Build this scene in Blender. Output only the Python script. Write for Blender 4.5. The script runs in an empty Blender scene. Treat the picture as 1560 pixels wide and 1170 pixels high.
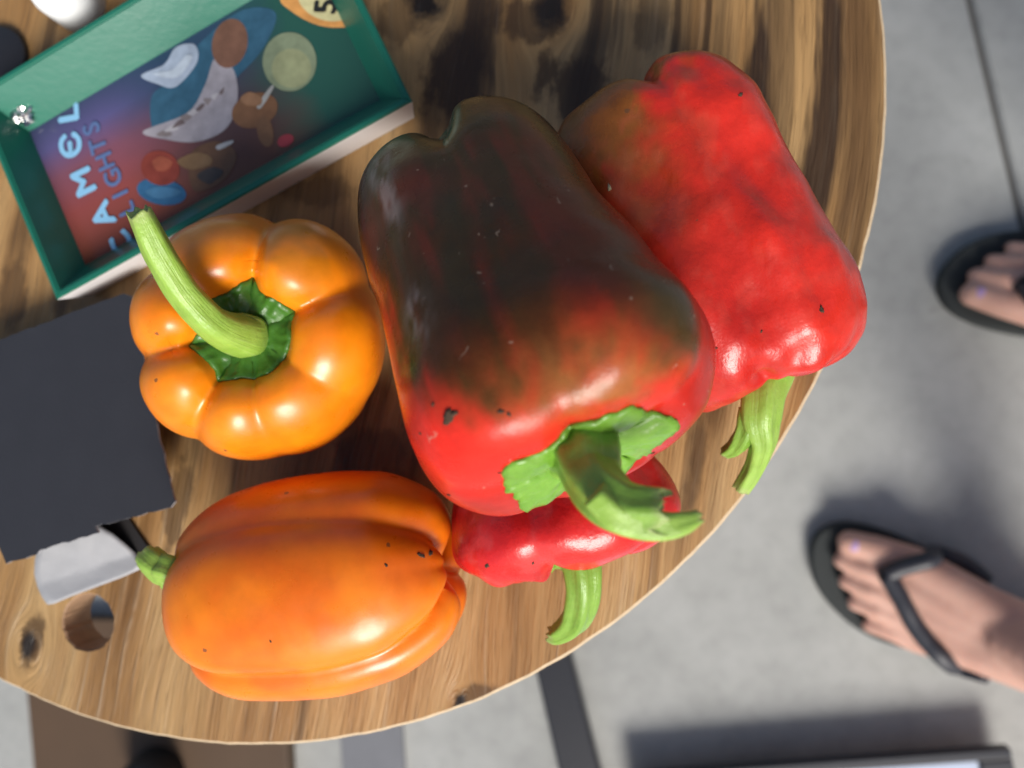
import bpy, bmesh, math, random
import numpy as np
from mathutils import Vector, Matrix, noise as mnoise

random.seed(4)
rng = np.random.default_rng(4)
S = bpy.context.scene
C = S.collection
R = math.radians

# ------------------------------------------------------------------ camera, light, exposure
CAM_Z = 0.82          # metres above the floor
TOP_Z = 0.52          # table top
FPX = 1170.0          # focal length in photograph pixels (1560 wide)
TX, TY = R(3.0), R(9.0)
cam_d = bpy.data.cameras.new('camera')
cam_d.sensor_width = 36.0
cam_d.lens = 36.0 * FPX / 1560.0
cam_d.clip_start = 0.01
cam_d.clip_end = 100
cam_d.dof.use_dof = True
cam_d.dof.focus_distance = 0.228
cam_d.dof.aperture_fstop = 8.0
cam = bpy.data.objects.new('camera', cam_d)
C.objects.link(cam)
cam.location = (0, 0, CAM_Z)
cam.rotation_euler = (TX, TY, 0)
S.camera = cam

SUN_AZ = Vector((0.30, -0.954))
SUN_EL = R(38)
w = bpy.data.worlds.new('World')
S.world = w
w.use_nodes = True
nt = w.node_tree
bg = nt.nodes['Background']
sky = nt.nodes.new('ShaderNodeTexSky')
sky.sky_type = 'NISHITA'
sky.sun_disc = False
sky.sun_elevation = SUN_EL
sky.sun_rotation = math.atan2(SUN_AZ.x, SUN_AZ.y)
sky.air_density = 1.0
sky.dust_density = 3.0
nt.links.new(sky.outputs[0], bg.inputs[0])
bg.inputs[1].default_value = 0.078
sun_d = bpy.data.lights.new('sun', 'SUN')
sun_d.energy = 3.15
sun_d.angle = R(25)
sun_d.color = (1.0, 0.965, 0.91)
sun = bpy.data.objects.new('sun', sun_d)
C.objects.link(sun)
sdir = Vector((SUN_AZ.x * math.cos(SUN_EL), SUN_AZ.y * math.cos(SUN_EL), math.sin(SUN_EL)))
sun.rotation_euler = sdir.to_track_quat('Z', 'Y').to_euler()
sun.location = sdir * 3
S.view_settings.view_transform = 'Standard'
S.view_settings.look = 'None'
S.view_settings.exposure = 0.42
S.view_settings.gamma = 1.0

# ------------------------------------------------------------------ helpers
_cx, _sx, _cy, _sy = math.cos(TX), math.sin(TX), math.cos(TY), math.sin(TY)
CAM_R = Matrix(((_cy, 0, _sy), (0, 1, 0), (-_sy, 0, _cy))) @ Matrix(((1, 0, 0), (0, _cx, -_sx), (0, _sx, _cx)))


def P(px, py, z):
    """Point of the place at height z that the photograph shows at (px, py)."""
    d = CAM_R @ Vector(((px - 780) / FPX, -(py - 585) / FPX, -1))
    k = (z - CAM_Z) / d.z
    return Vector((d.x * k, d.y * k, z))


def tag(o, label=None, cat=None, group=None, kind=None):
    if label: o['label'] = label
    if cat: o['category'] = cat
    if group: o['group'] = group
    if kind: o['kind'] = kind
    return o


def empty(name, loc=(0, 0, 0), mat=None):
    o = bpy.data.objects.new(name, None)
    o.empty_display_size = 0.02
    C.objects.link(o)
    o.matrix_world = mat if mat is not None else Matrix.Translation(loc)
    return o


def link(name, me, mats, parent=None, smooth=True, matrix=None):
    o = bpy.data.objects.new(name, me)
    C.objects.link(o)
    for m in (mats if isinstance(mats, (list, tuple)) else [mats]):
        me.materials.append(m)
    if smooth:
        me.polygons.foreach_set('use_smooth', [True] * len(me.polygons))
    if parent is not None:
        o.parent = parent
        if matrix is None:
            # vertices were given in world space: bring them into the parent's space
            p = parent
            M = p.matrix_basis.copy()
            while p.parent is not None:
                p = p.parent
                M = p.matrix_basis @ M
            me.transform(M.inverted())
    me.update()
    return o


def mesh(name, verts, faces):
    me = bpy.data.meshes.new(name)
    me.from_pydata([tuple(v) for v in verts], [], faces)
    bm = bmesh.new(); bm.from_mesh(me)
    bmesh.ops.recalc_face_normals(bm, faces=bm.faces)
    bm.to_mesh(me); bm.free()
    return me


def prism(name, pts, thick, side_index=0, bevel=0.0):
    """Closed plate: pts is its top outline (3-D), extruded down by thick."""
    n = len(pts)
    top = [Vector(p) for p in pts]
    bot = [p - Vector((0, 0, thick)) for p in top]
    bm = bmesh.new()
    vt = [bm.verts.new(p) for p in top]; vb = [bm.verts.new(p) for p in bot]
    f1 = bm.faces.new(vt); f2 = bm.faces.new(vb[::-1])
    for i in range(n):
        f = bm.faces.new((vt[i], vb[i], vb[(i + 1) % n], vt[(i + 1) % n]))
        f.material_index = side_index
    bmesh.ops.recalc_face_normals(bm, faces=bm.faces)
    if bevel:
        bmesh.ops.bevel(bm, geom=list(bm.edges), offset=bevel, segments=2, affect='EDGES', profile=0.5)
    bmesh.ops.triangulate(bm, faces=[f for f in bm.faces if len(f.verts) > 4])
    me = bpy.data.meshes.new(name)
    bm.to_mesh(me); bm.free()
    return me


def catmull(pts, n):
    """Catmull-Rom through rows of pts, n samples, even in chord length."""
    p = np.asarray(pts, float)
    if p.ndim == 1: p = p[:, None]
    e = np.vstack([2 * p[0] - p[1], p, 2 * p[-1] - p[-2]])
    out = []
    for i in range(len(p) - 1):
        p0, p1, p2, p3 = e[i:i + 4]
        for t in np.linspace(0, 1, 40, endpoint=False):
            out.append(0.5 * (2 * p1 + (p2 - p0) * t + (2 * p0 - 5 * p1 + 4 * p2 - p3) * t * t + (3 * p1 - p0 - 3 * p2 + p3) * t ** 3))
    out.append(p[-1])
    out = np.array(out)
    s = np.r_[0, np.cumsum(np.linalg.norm(np.diff(out[:, :3], axis=0), axis=1))]
    q = np.linspace(0, s[-1], n)
    return np.stack([np.interp(q, s, out[:, k]) for k in range(out.shape[1])], 1)


def keyed(x, keys):
    """Smooth interpolation of [(x, value), ...]."""
    k = np.array(keys, float)
    x = np.asarray(x, float)
    i = np.clip(np.searchsorted(k[:, 0], x) - 1, 0, len(k) - 2)
    t = np.clip((x - k[i, 0]) / (k[i + 1, 0] - k[i, 0]), 0, 1)
    # monotone cubic-ish: Hermite with finite-difference slopes
    m = np.zeros(len(k))
    d = np.diff(k[:, 1]) / np.diff(k[:, 0])
    m[1:-1] = np.where(d[:-1] * d[1:] > 0, 2 * d[:-1] * d[1:] / (d[:-1] + d[1:] + 1e-12), 0)
    m[0], m[-1] = d[0], d[-1]
    h = k[i + 1, 0] - k[i, 0]
    return ((2 * t ** 3 - 3 * t ** 2 + 1) * k[i, 1] + (t ** 3 - 2 * t ** 2 + t) * h * m[i] + (-2 * t ** 3 + 3 * t ** 2) * k[i + 1, 1] + (t ** 3 - t ** 2) * h * m[i + 1])


def fbm(v, scale, seed=0, octv=3):
    return np.array([mnoise.fractal(Vector((a * scale + seed, b * scale, c * scale)), 0.6, 2.0, octv) for a, b, c in v])


def sstep(a, b, x):
    t = np.clip((x - a) / (b - a), 0, 1)
    return t * t * (3 - 2 * t)


# ------------------------------------------------------------------ node helper
class N:
    def __init__(s, name):
        s.m = bpy.data.materials.new(name)
        s.m.use_nodes = True
        s.t = s.m.node_tree
        s.b = s.t.nodes['Principled BSDF']

    def node(s, typ, ins=None, **props):
        n = s.t.nodes.new(typ)
        for k, v in props.items(): setattr(n, k, v)
        for k, v in (ins or {}).items(): s.put(n.inputs[k], v)
        return n

    def put(s, sock, v):
        if isinstance(v, bpy.types.NodeSocket): s.t.links.new(v, sock)
        else: sock.default_value = v

    def math(s, op, a, b=0.0, c=0.0):
        n = s.node('ShaderNodeMath', operation=op)
        s.put(n.inputs[0], a); s.put(n.inputs[1], b); s.put(n.inputs[2], c)
        return n.outputs[0]

    def mix(s, f, a, b, typ='MIX'):
        n = s.node('ShaderNodeMix', data_type='RGBA', blend_type=typ)
        s.put(n.inputs[0], f); s.put(n.inputs[6], a); s.put(n.inputs[7], b)
        return n.outputs[2]

    def noise(s, vec, scale, detail=3, rough=0.55, dist=0.0, out=0):
        n = s.node('ShaderNodeTexNoise', {'Vector': vec, 'Scale': scale, 'Detail': detail, 'Roughness': rough, 'Distortion': dist})
        return n.outputs[out]

    def ramp(s, f, stops):
        n = s.node('ShaderNodeValToRGB')
        e = n.color_ramp.elements
        while len(e) > 1: e.remove(e[-1])
        e[0].position = stops[0][0]; e[0].color = col(stops[0][1])
        for p, c in stops[1:]:
            k = e.new(p); k.color = col(c)
        s.put(n.inputs[0], f)
        return n.outputs[0]

    def coord(s, which='Object'):
        return s.node('ShaderNodeTexCoord').outputs[which]

    def mapv(s, vec, scale=(1, 1, 1), rot=(0, 0, 0), loc=(0, 0, 0)):
        return s.node('ShaderNodeMapping', {'Vector': vec, 'Scale': scale, 'Rotation': rot, 'Location': loc}).outputs[0]

    def bump(s, h, strength=0.3, dist=0.001):
        n = s.node('ShaderNodeBump', {'Height': h, 'Strength': strength, 'Distance': dist})
        s.t.links.new(n.outputs[0], s.b.inputs['Normal'])
        return n

    def set(s, **kw):
        for k, v in kw.items(): s.put(s.b.inputs[k.replace('_', ' ')], v)
        return s


def col(c):
    if isinstance(c, (int, float)): return (c, c, c, 1)
    return tuple(c) + (1,) if len(c) == 3 else tuple(c)


def simple(name, c, rough=0.5, var=0.12, scale=60, bump=0.0, bscale=400, bdist=0.0004, **kw):
    n = N(name)
    v = n.coord()
    f = n.noise(v, scale, 4)
    a = col([x * (1 - var) for x in c[:3]]); b = col([min(1, x * (1 + var)) for x in c[:3]])
    n.set(Base_Color=n.mix(f, a, b), Roughness=rough)
    if bump: n.bump(n.noise(v, bscale, 4), bump, bdist)
    for k, x in kw.items(): n.put(n.b.inputs[k.replace('_', ' ')], x)
    return n.m


# ------------------------------------------------------------------ materials
TC = Vector((-0.1698, 0.1335, TOP_Z)); TR = 0.2648; TT = 0.017      # table top: centre, radius, thickness
def wood_top():
    n = N('spool_wood')
    v = n.mapv(n.coord(), loc=(TC.x, TC.y, 0))
    th = R(9)
    vr = n.mapv(v, rot=(0, 0, th))
    sp = n.node('ShaderNodeSeparateXYZ', {0: vr})
    x, y = sp.outputs[0], sp.outputs[1]
    # slow wander of the grain
    wob = n.noise(n.mapv(vr, scale=(9, 3.0, 1)), 1.0, 2)
    psi = n.math('ADD', x, n.math('MULTIPLY', n.math('SUBTRACT', wob, 0.5), 0.045))
    dark = None
    for (px, py, rad, core) in KNOTS:
        k = P(px, py, TOP_Z)
        kx = k.x * math.cos(th) - k.y * math.sin(th)
        ky = k.x * math.sin(th) + k.y * math.cos(th)
        dx = n.math('SUBTRACT', x, kx)
        dy = n.math('MULTIPLY', n.math('SUBTRACT', y, ky), 0.62)
        d2 = n.math('ADD', n.math('MULTIPLY', dx, dx), n.math('MULTIPLY', dy, dy))
        d2e = n.math('ADD', d2, (rad * 0.5) ** 2)
        sh = n.math('DIVIDE', n.math('MULTIPLY', dx, rad * rad), d2e)
        psi = n.math('SUBTRACT', psi, sh)
        rr = n.math('SQRT', d2)
        rr = n.math('ADD', rr, n.math('MULTIPLY', n.math('SUBTRACT', n.noise(vr, 130, 3), 0.5), core * 1.3))
        kd = n.node('ShaderNodeMapRange', {0: rr, 1: core * 0.55, 2: core * 1.25, 3: 1.0, 4: 0.0}).outputs[0]
        dark = kd if dark is None else n.math('MAXIMUM', dark, kd)
    pv = n.node('ShaderNodeCombineXYZ', {0: psi, 1: y, 2: 0.0}).outputs[0]
    broad = n.noise(n.mapv(pv, scale=(40, 3.2, 1)), 1.0, 3, 0.5)
    base = n.ramp(broad, [(0.28, (0.20, 0.098, 0.032)), (0.42, (0.36, 0.198, 0.073)), (0.55, (0.47, 0.29, 0.122)), (0.72, (0.54, 0.365, 0.175))])
    # dark heart-wood streaks: few and long on the upper right, sparse elsewhere
    st = n.noise(n.mapv(pv, scale=(52, 2.6, 1), loc=(3.7, 0.4, 0)), 1.0, 2, 0.45)
    ragged = n.noise(n.mapv(pv, scale=(420, 18, 1)), 1.0, 3)
    st = n.math('ADD', st, n.math('MULTIPLY', n.math('SUBTRACT', ragged, 0.5), 0.10))
    area = n.node('ShaderNodeMapRange', {0: y, 1: -0.12, 2: 0.10, 3: 0.0, 4: 0.085}).outputs[0]
    st = n.math('ADD', st, area)
    sm = n.node('ShaderNodeMapRange', {0: st, 1: 0.61, 2: 0.70, 3: 0.0, 4: 0.65}).outputs[0]
    base = n.mix(sm, base, (0.048, 0.026, 0.014, 1))
    for (px, py, wd, ya, yb, k) in STRIPES:
        q = P(px, py, TOP_Z)
        qx = q.x * math.cos(th) - q.y * math.sin(th)
        d = n.math('ABSOLUTE', n.math('SUBTRACT', psi, qx))
        wv = n.noise(n.mapv(pv, scale=(90, 14, 1), loc=(px, 0, 0)), 1.0, 3, 0.6)
        d = n.math('ADD', d, n.math('MULTIPLY', n.math('SUBTRACT', wv, 0.5), wd * 2.4))
        d = n.math('ADD', d, n.math('MULTIPLY', n.math('SUBTRACT', ragged, 0.5), wd * 1.2))
        f = n.node('ShaderNodeMapRange', {0: d, 1: wd * .35, 2: wd * 1.15, 3: k, 4: 0.0}, interpolation_type='SMOOTHSTEP').outputs[0]
        y0, y1 = sorted((P(px, ya, TOP_Z).y, P(px, yb, TOP_Z).y))
        f = n.math('MULTIPLY', f, n.node('ShaderNodeMapRange', {0: y, 1: y0 - .02, 2: y0 + .01}).outputs[0])
        f = n.math('MULTIPLY', f, n.node('ShaderNodeMapRange', {0: y, 1: y1 + .02, 2: y1 - .01}).outputs[0])
        base = n.mix(f, base, (0.042, 0.024, 0.014, 1))
    fine = n.noise(n.mapv(pv, scale=(520, 16, 1)), 1.0, 4, 0.6)
    base = n.mix(0.42, base, n.ramp(fine, [(0.3, 0.42), (0.55, 0.95), (0.72, 1.0)]), 'MULTIPLY')
    for (px, py, ra, rb, k) in BURNS_SHADE:
        q = P(px, py, TOP_Z)
        qx = q.x * math.cos(th) - q.y * math.sin(th); qy = q.x * math.sin(th) + q.y * math.cos(th)
        ax = n.math('DIVIDE', n.math('SUBTRACT', x, qx), ra); ay = n.math('DIVIDE', n.math('SUBTRACT', y, qy), rb)
        e = n.math('SQRT', n.math('ADD', n.math('MULTIPLY', ax, ax), n.math('MULTIPLY', ay, ay)))
        e = n.math('ADD', e, n.math('MULTIPLY', n.math('SUBTRACT', n.noise(n.mapv(vr, scale=(75, 38, 1), loc=(px, py, 0)), 1.0, 5, .65), 0.5), 2.4))
        f = n.node('ShaderNodeMapRange', {0: e, 1: .55, 2: 1.05, 3: k, 4: 0.0}, interpolation_type='SMOOTHSTEP').outputs[0]
        base = n.mix(f, base, (0.050, 0.026, 0.013, 1))
    pores = n.noise(n.mapv(pv, scale=(1300, 60, 1)), 1.0, 2, 0.5)
    base = n.mix(n.node('ShaderNodeMapRange', {0: pores, 1: 0.60, 2: 0.70, 3: 0.0, 4: 0.42}).outputs[0], base, (0.09, 0.05, 0.02, 1))
    # pale weathered fibres (near the lower rim)
    fib = n.noise(n.mapv(pv, scale=(330, 7, 1), loc=(9, 2, 0)), 1.0, 3, 0.55)
    low = n.node('ShaderNodeMapRange', {0: y, 1: -0.02, 2: -0.12, 3: 0.15, 4: 0.75}).outputs[0]
    fm = n.math('MULTIPLY', n.node('ShaderNodeMapRange', {0: fib, 1: 0.58, 2: 0.70, 3: 0.0, 4: 1.0}).outputs[0], low)
    fm = n.math('MULTIPLY', fm, n.node('ShaderNodeMapRange', {0: n.noise(n.mapv(vr, scale=(40, 40, 1)), 1.0, 3), 1: .40, 2: .60, 3: .15, 4: 1.0}).outputs[0])
    base = n.mix(n.math('MULTIPLY', fm, 0.6), base, (0.58, 0.47, 0.33, 1))
    base = n.mix(dark, base, (0.02, 0.013, 0.009, 1))
    n.set(Base_Color=base, Roughness=n.ramp(fine, [(0.3, 0.34), (0.7, 0.5)]))
    n.b.inputs['Specular IOR Level'].default_value = 0.35
    h = n.math('ADD', n.math('MULTIPLY', fine, 0.5), n.math('MULTIPLY', fm, 0.5))
    n.bump(n.math('SUBTRACT', h, n.math('MULTIPLY', pores, .4)), 0.8, 0.0018)
    return n.m


KNOTS = [(842, 8, 0.014, 0.0075), (652, -6, 0.012, 0.0085), (42, 985, 0.009, 0.0040), (700, 1075, 0.006, 0.0028)]
# long dark heart-wood streaks: a point they pass through, half width (m), span in y, strength
STRIPES = [(1150, 90, .0056, -200, 330, .97), (1258, 20, .0060, -200, 330, .95), (1062, 40, .0024, -200, 150, .8), (1010, 30, .0022, -200, 120, .7), (720, 90, .011, -40, 190, .85), (860, 90, .010, -60, 180, .7),
           (1055, 690, .0042, 600, 800, .55), (985, 860, .002, 780, 900, .4), (620, 650, .010, 590, 740, .5), (40, 470, .006, 380, 540, .6), (275, 770, .005, 690, 840, .55), (585, 1010, .004, 930, 1040, .5), (1240, 380, .003, 250, 520, .5)]
# burnt-looking brown patches, some with shade painted in: centre, half sizes across and along the grain, strength
BURNS_SHADE = [(690, 110, .014, .024, .92), (800, 30, .016, .012, .75), (880, 130, .016, .016, .8), (610, 20, .010, .020, .6), (1000, 20, .008, .02, .5), (270, 760, .006, .020, .7), (48, 975, .006, .012, .75), (20, 450, .010, .02, .6), (735, 1065, .008, .007, .7), (1062, 700, .005, .022, .5), (560, 690, .02, .012, .55), (130, 460, .02, .008, .5), (480, 290, .02, .008, .5)]
M_WOOD = wood_top()
M_EDGE = simple('raw_wood_edge', (0.52, 0.40, 0.26), 0.7, 0.3, 300, 0.6, 900)
M_BORE = simple('bored_wood', (0.30, 0.18, 0.10), 0.7, 0.3, 200, 0.5, 600)
M_DRUM = simple('drum_wood', (0.16, 0.09, 0.05), 0.7, 0.3, 60)


def concrete():
    n = N('concrete')
    v = n.coord()
    a = n.noise(v, 5.5, 5, 0.6)
    b = n.noise(v, 55, 5, 0.65)
    c = n.noise(v, 900, 3, 0.6)
    base = n.ramp(a, [(0.3, (0.31, 0.315, 0.30)), (0.5, (0.39, 0.395, 0.375)), (0.7, (0.45, 0.455, 0.435))])
    base = n.mix(0.5, base, n.ramp(b, [(0.25, 0.70), (0.55, 1.0)]), 'MULTIPLY')
    base = n.mix(0.3, base, n.ramp(c, [(0.3, 0.6), (0.6, 1.0)]), 'MULTIPLY')
    spots = n.noise(v, 28, 2, 0.5)
    base = n.mix(n.node('ShaderNodeMapRange', {0: spots, 1: 0.70, 2: 0.78, 3: 0.0, 4: 0.35}).outputs[0], base, (0.16, 0.155, 0.14, 1))
    n.set(Base_Color=base, Roughness=0.62)
    n.bump(n.math('ADD', c, n.math('MULTIPLY', b, 1.5)), 0.35, 0.001)
    return n.m


M_CONC = concrete()


def skin_of_pepper(name, rough=0.22, wrinkle=0.0, glints=0.0, mottling=0.12, subs=0.12, coat=0.12, scratch=0.0, spec=0.5):
    """Colour comes from the pigment stored on the vertices, broken up by noise."""
    n = N(name)
    v = n.coord()
    at = n.node('ShaderNodeAttribute', attribute_name='pigment').outputs[0]
    m1 = n.noise(v, 140, 4, 0.6)
    base = n.mix(1.0, at, n.ramp(m1, [(0.25, 1 - mottling * 1.6), (0.6, 1.0)]), 'MULTIPLY')
    m2 = n.noise(v, 45, 3)
    base = n.mix(n.math('MULTIPLY', m2, mottling), base, n.mix(1.0, base, (1.25, 0.8, 0.7, 1), 'MULTIPLY'))
    # small brown corky specks
    vo = n.node('ShaderNodeTexVoronoi', {'Vector': v, 'Scale': 150.0}, feature='F1')
    sep = n.node('ShaderNodeSeparateColor', {0: vo.outputs[1]})
    pick = n.math('GREATER_THAN', sep.outputs[0], 0.965)
    sz = n.math('LESS_THAN', n.math('ADD', vo.outputs[0], n.math('MULTIPLY', n.noise(v, 1500, 2), 0.16)), 0.20)
    sp = n.math('MULTIPLY', pick, sz)
    base = n.mix(n.math('MULTIPLY', sp, 0.75), base, (0.10, 0.05, 0.025, 1))
    if scratch:
        # dry little scratches: short pieces of thin cell borders
        wv = n.node('ShaderNodeVectorMath', {0: v, 1: n.node('ShaderNodeVectorMath', {0: n.noise(v, 160, 2, out=1), 1: (0.006, 0.006, 0.006)}, operation='MULTIPLY').outputs[0]}, operation='ADD').outputs[0]
        ed = n.node('ShaderNodeTexVoronoi', {'Vector': wv, 'Scale': 110.0}, feature='DISTANCE_TO_EDGE').outputs[0]
        gate = n.node('ShaderNodeMapRange', {0: n.noise(v, 210, 2, .5), 1: .665, 2: .69}).outputs[0]
        sc_ = n.math('MULTIPLY', n.node('ShaderNodeMapRange', {0: ed, 1: .012, 2: .035, 3: 1.0, 4: 0.0}).outputs[0], gate)
        base = n.mix(n.math('MULTIPLY', sc_, scratch), base, (0.50, 0.38, 0.28, 1))
    n.b.inputs['Specular IOR Level'].default_value = spec
    n.set(Base_Color=base, Roughness=n.ramp(n.noise(v, 90, 4), [(0.3, rough * 0.8), (0.7, rough * 1.35)]))
    n.b.inputs['Coat Weight'].default_value = coat
    n.b.inputs['Coat Roughness'].default_value = rough * 0.7
    n.b.inputs['Subsurface Weight'].default_value = subs
    n.b.inputs['Subsurface Radius'].default_value = (1.0, 0.3, 0.1)
    n.b.inputs['Subsurface Scale'].default_value = 0.004
    h = n.math('MULTIPLY', n.noise(v, 70, 2, 0.4), 0.5)
    h = n.math('ADD', h, n.math('MULTIPLY', n.noise(v, 330, 3, 0.55), 0.05 + wrinkle))
    h = n.math('ADD', h, n.math('MULTIPLY', n.noise(n.mapv(v, scale=(1, 1, .3)), 1400, 2, 0.5), 0.012 + glints))
    n.bump(h, 0.6, 0.0010)
    return n.m


M_ORANGE = skin_of_pepper('orange_pepper_skin', 0.31, 0.0, 0.0, 0.08)
M_BRONZE = skin_of_pepper('bronze_pepper_skin', 0.27, 0.14, 0.04, 0.16, coat=0.0, scratch=0.32, spec=0.24)
M_RED = skin_of_pepper('red_pepper_skin', 0.27, 0.30, 0.09, 0.15, coat=0.04, spec=0.38)


def green_stem(name, c1, c2, c3):
    n = N(name)
    v = n.coord()
    at = n.node('ShaderNodeAttribute', attribute_name='along').outputs[2]
    f = n.noise(v, 220, 4, 0.6)
    base = n.mix(f, col(c1), col(c2))
    g = n.noise(n.node('ShaderNodeAttribute', attribute_name='grain').outputs[1], 2.6, 4, 0.6)
    big = n.noise(v, 90, 2)
    base = n.mix(n.node('ShaderNodeMapRange', {0: big, 1: .45, 2: .7, 3: 0, 4: .5}).outputs[0], base, n.mix(1.0, base, (0.62, 0.70, 0.45, 1), 'MULTIPLY'))
    base = n.mix(n.node('ShaderNodeMapRange', {0: g, 1: 0.55, 2: 0.72, 3: 0, 4: 0.28}).outputs[0], base, col(c3))
    base = n.mix(n.node('ShaderNodeMapRange', {0: at, 1: 0.93, 2: 1.0, 3: 0.0, 4: 0.7}).outputs[0], base, (0.36, 0.40, 0.16, 1))
    n.set(Base_Color=base, Roughness=0.34)
    n.b.inputs['Subsurface Weight'].default_value = 0.15
    n.b.inputs['Subsurface Radius'].default_value = (0.5, 1.0, 0.2)
    n.b.inputs['Subsurface Scale'].default_value = 0.003
    n.bump(n.math('ADD', n.math('MULTIPLY', n.noise(v, 520, 4), .5), n.math('MULTIPLY', g, .55)), 0.5, 0.0010)
    return n.m


M_STEM = green_stem('stem_green', (0.17, 0.33, 0.035), (0.27, 0.45, 0.07), (0.36, 0.52, 0.14))
M_STEM2 = green_stem('stem_bright_green', (0.23, 0.40, 0.045), (0.34, 0.52, 0.10), (0.45, 0.60, 0.22))
M_CALYX = green_stem('calyx_green', (0.10, 0.25, 0.02), (0.20, 0.40, 0.045), (0.34, 0.52, 0.14))
M_CALYXD = green_stem('calyx_dark_green', (0.035, 0.12, 0.012), (0.07, 0.20, 0.025), (0.14, 0.30, 0.05))
M_PITH = simple('torn_pith', (0.42, 0.44, 0.20), 0.6, 0.3, 500, 0.6, 900)
M_SCAB = simple('corky_scab', (0.060, 0.034, 0.018), 0.9, 0.6, 900, 1.0, 1500)

# ------------------------------------------------------------------ floor
fl = empty('floor'); tag(fl, kind='structure')
j0 = P(1478, 0, 0); j1 = P(1566, 372, 0)
jd = (j1 - j0).normalized(); jn = Vector((jd.y, -jd.x, 0))
if jn.x < 0: jn = -jn
G = 0.0028
def slab(sgn):
    prof = [(G, -0.006), (G, -0.003), (G + 0.003, 0.0), (0.4, 0), (12, 0)]
    vs, fs = [], []
    mid = (j0 + j1) / 2
    for s in (-12, -2, -.5, 0, .5, 2, 12):
        for (a, z) in prof:
            vs.append(mid + jd * s + jn * (a * sgn) + Vector((0, 0, z)))
    m = len(prof)
    for i in range(6):
        for k in range(m - 1):
            fs.append((i * m + k, i * m + k + 1, (i + 1) * m + k + 1, (i + 1) * m + k))
    return mesh('concrete_slab', vs, fs)
for sgn in (1, -1):
    o = link('concrete_slab', slab(sgn), M_CONC, fl, smooth=False)
    # normals up
gz = mesh('joint_bed', [(j0 + jd * s + jn * a + Vector((0, 0, -0.0055))) for s in (-12, 12) for a in (-0.01, 0.01)], [(0, 1, 3, 2)])
link('joint_bed', gz, simple('joint_dirt', (0.14, 0.135, 0.125), 0.9), fl, smooth=False)

# ------------------------------------------------------------------ table
tab = empty('spool_table', (TC.x, TC.y, 0))
tag(tab, 'round wooden cable spool table with dark grain streaks and a bored hole', 'table')
def table_top():
    bm = bmesh.new()
    n = 420
    def ring(c, r, k, rough):
        vs = []
        for i in range(k):
            a = 2 * math.pi * i / k
            rr = r + rough * (mnoise.noise(Vector((math.cos(a) * 30, math.sin(a) * 30, 2))) + 0.6 * mnoise.noise(Vector((math.cos(a) * 90, math.sin(a) * 90, 5))))
            vs.append(bm.verts.new((c.x + rr * math.cos(a), c.y + rr * math.sin(a), TOP_Z)))
        return vs
    o1 = ring(TC, TR - 0.0012, n, 0.00035)
    hc = P(134, 948, TOP_Z)
    h1 = ring(hc, 0.0124, 64, 0.0004)
    es = [bm.edges.new((vs[i], vs[(i + 1) % len(vs)])) for vs in (o1, h1) for i in range(len(vs))]
    bmesh.ops.triangle_fill(bm, edges=es, use_beauty=True)
    for f in bm.faces:
        f.normal_update()
        if f.normal.z < 0: f.normal_flip()
    top = list(bm.faces)
    def skirt(vs, c, steps, mat):
        prev = vs
        for (dr, z) in steps:
            cur = []
            for v in vs:
                d = (v.co - c); d.z = 0; L = d.length; d.normalize()
                jag = 0.0002 * mnoise.noise(v.co * 500)
                cur.append(bm.verts.new((c.x + d.x * (L + dr + jag), c.y + d.y * (L + dr + jag), z)))
            for i in range(len(vs)):
                k = (i + 1) % len(vs)
                f = bm.faces.new((prev[i], prev[k], cur[k], cur[i])); f.material_index = mat
            prev = cur
        return prev
    b1 = skirt(o1, TC, [(0.0012, TOP_Z - 0.0012), (0.0012, TOP_Z - TT)], 1)
    b2 = skirt(h1, hc, [(-0.0006, TOP_Z - 0.0007), (-0.0006, TOP_Z - TT)], 2)
    es = [bm.edges.get((b[i], b[(i + 1) % len(b)])) for b in (b1, b2) for i in range(len(b))]
    r = bmesh.ops.triangle_fill(bm, edges=es, use_beauty=True)
    for f in r['geom']:
        if isinstance(f, bmesh.types.BMFace): f.material_index = 2
    bmesh.ops.recalc_face_normals(bm, faces=bm.faces)
    me = bpy.data.meshes.new('tabletop'); bm.to_mesh(me); bm.free()
    return me
link('tabletop', table_top(), [M_WOOD, M_EDGE, M_BORE], tab, smooth=False)
def lathe(name, c, prof, n=48, z0=0.0):
    vs, fs = [], []
    m = len(prof)
    for i in range(n):
        a = 2 * math.pi * i / n
        for (r, z) in prof: vs.append((c.x + r * math.cos(a), c.y + r * math.sin(a), z + z0))
    for i in range(n):
        k = (i + 1) % n
        for j in range(m - 1): fs.append((i * m + j, k * m + j, k * m + j + 1, i * m + j + 1))
    me = mesh(name, vs, fs)
    bm = bmesh.new(); bm.from_mesh(me); bmesh.ops.remove_doubles(bm, verts=bm.verts, dist=1e-6)
    bmesh.ops.recalc_face_normals(bm, faces=bm.faces); bm.to_mesh(me); bm.free()
    return me
link('drum', lathe('drum', TC, [(0.0, 0.017), (0.115, 0.017), (0.115, TOP_Z - TT), (0.0, TOP_Z - TT)]), M_DRUM, tab, smooth=False)
link('lower_flange', lathe('lower_flange', TC, [(0, 0.0), (0.135, 0), (0.135, 0.0165), (0, 0.0165)], 96), M_DRUM, tab, smooth=False)

# ------------------------------------------------------------------ peppers
NU, NT = 168, 132
STD = [(0.055, 0.0), (0.045, 0.10), (0.018, 0.26), (0.0, 0.44), (0.02, 0.64), (0.09, 0.83), (0.22, 0.96), (0.42, 1.0), (0.62, 1.0), (0.80, 0.97), (0.92, 0.84), (0.985, 0.66), (1.0, 0.50), (0.98, 0.36), (0.94, 0.22), (0.92, 0.10), (0.915, 0.0)]

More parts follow.
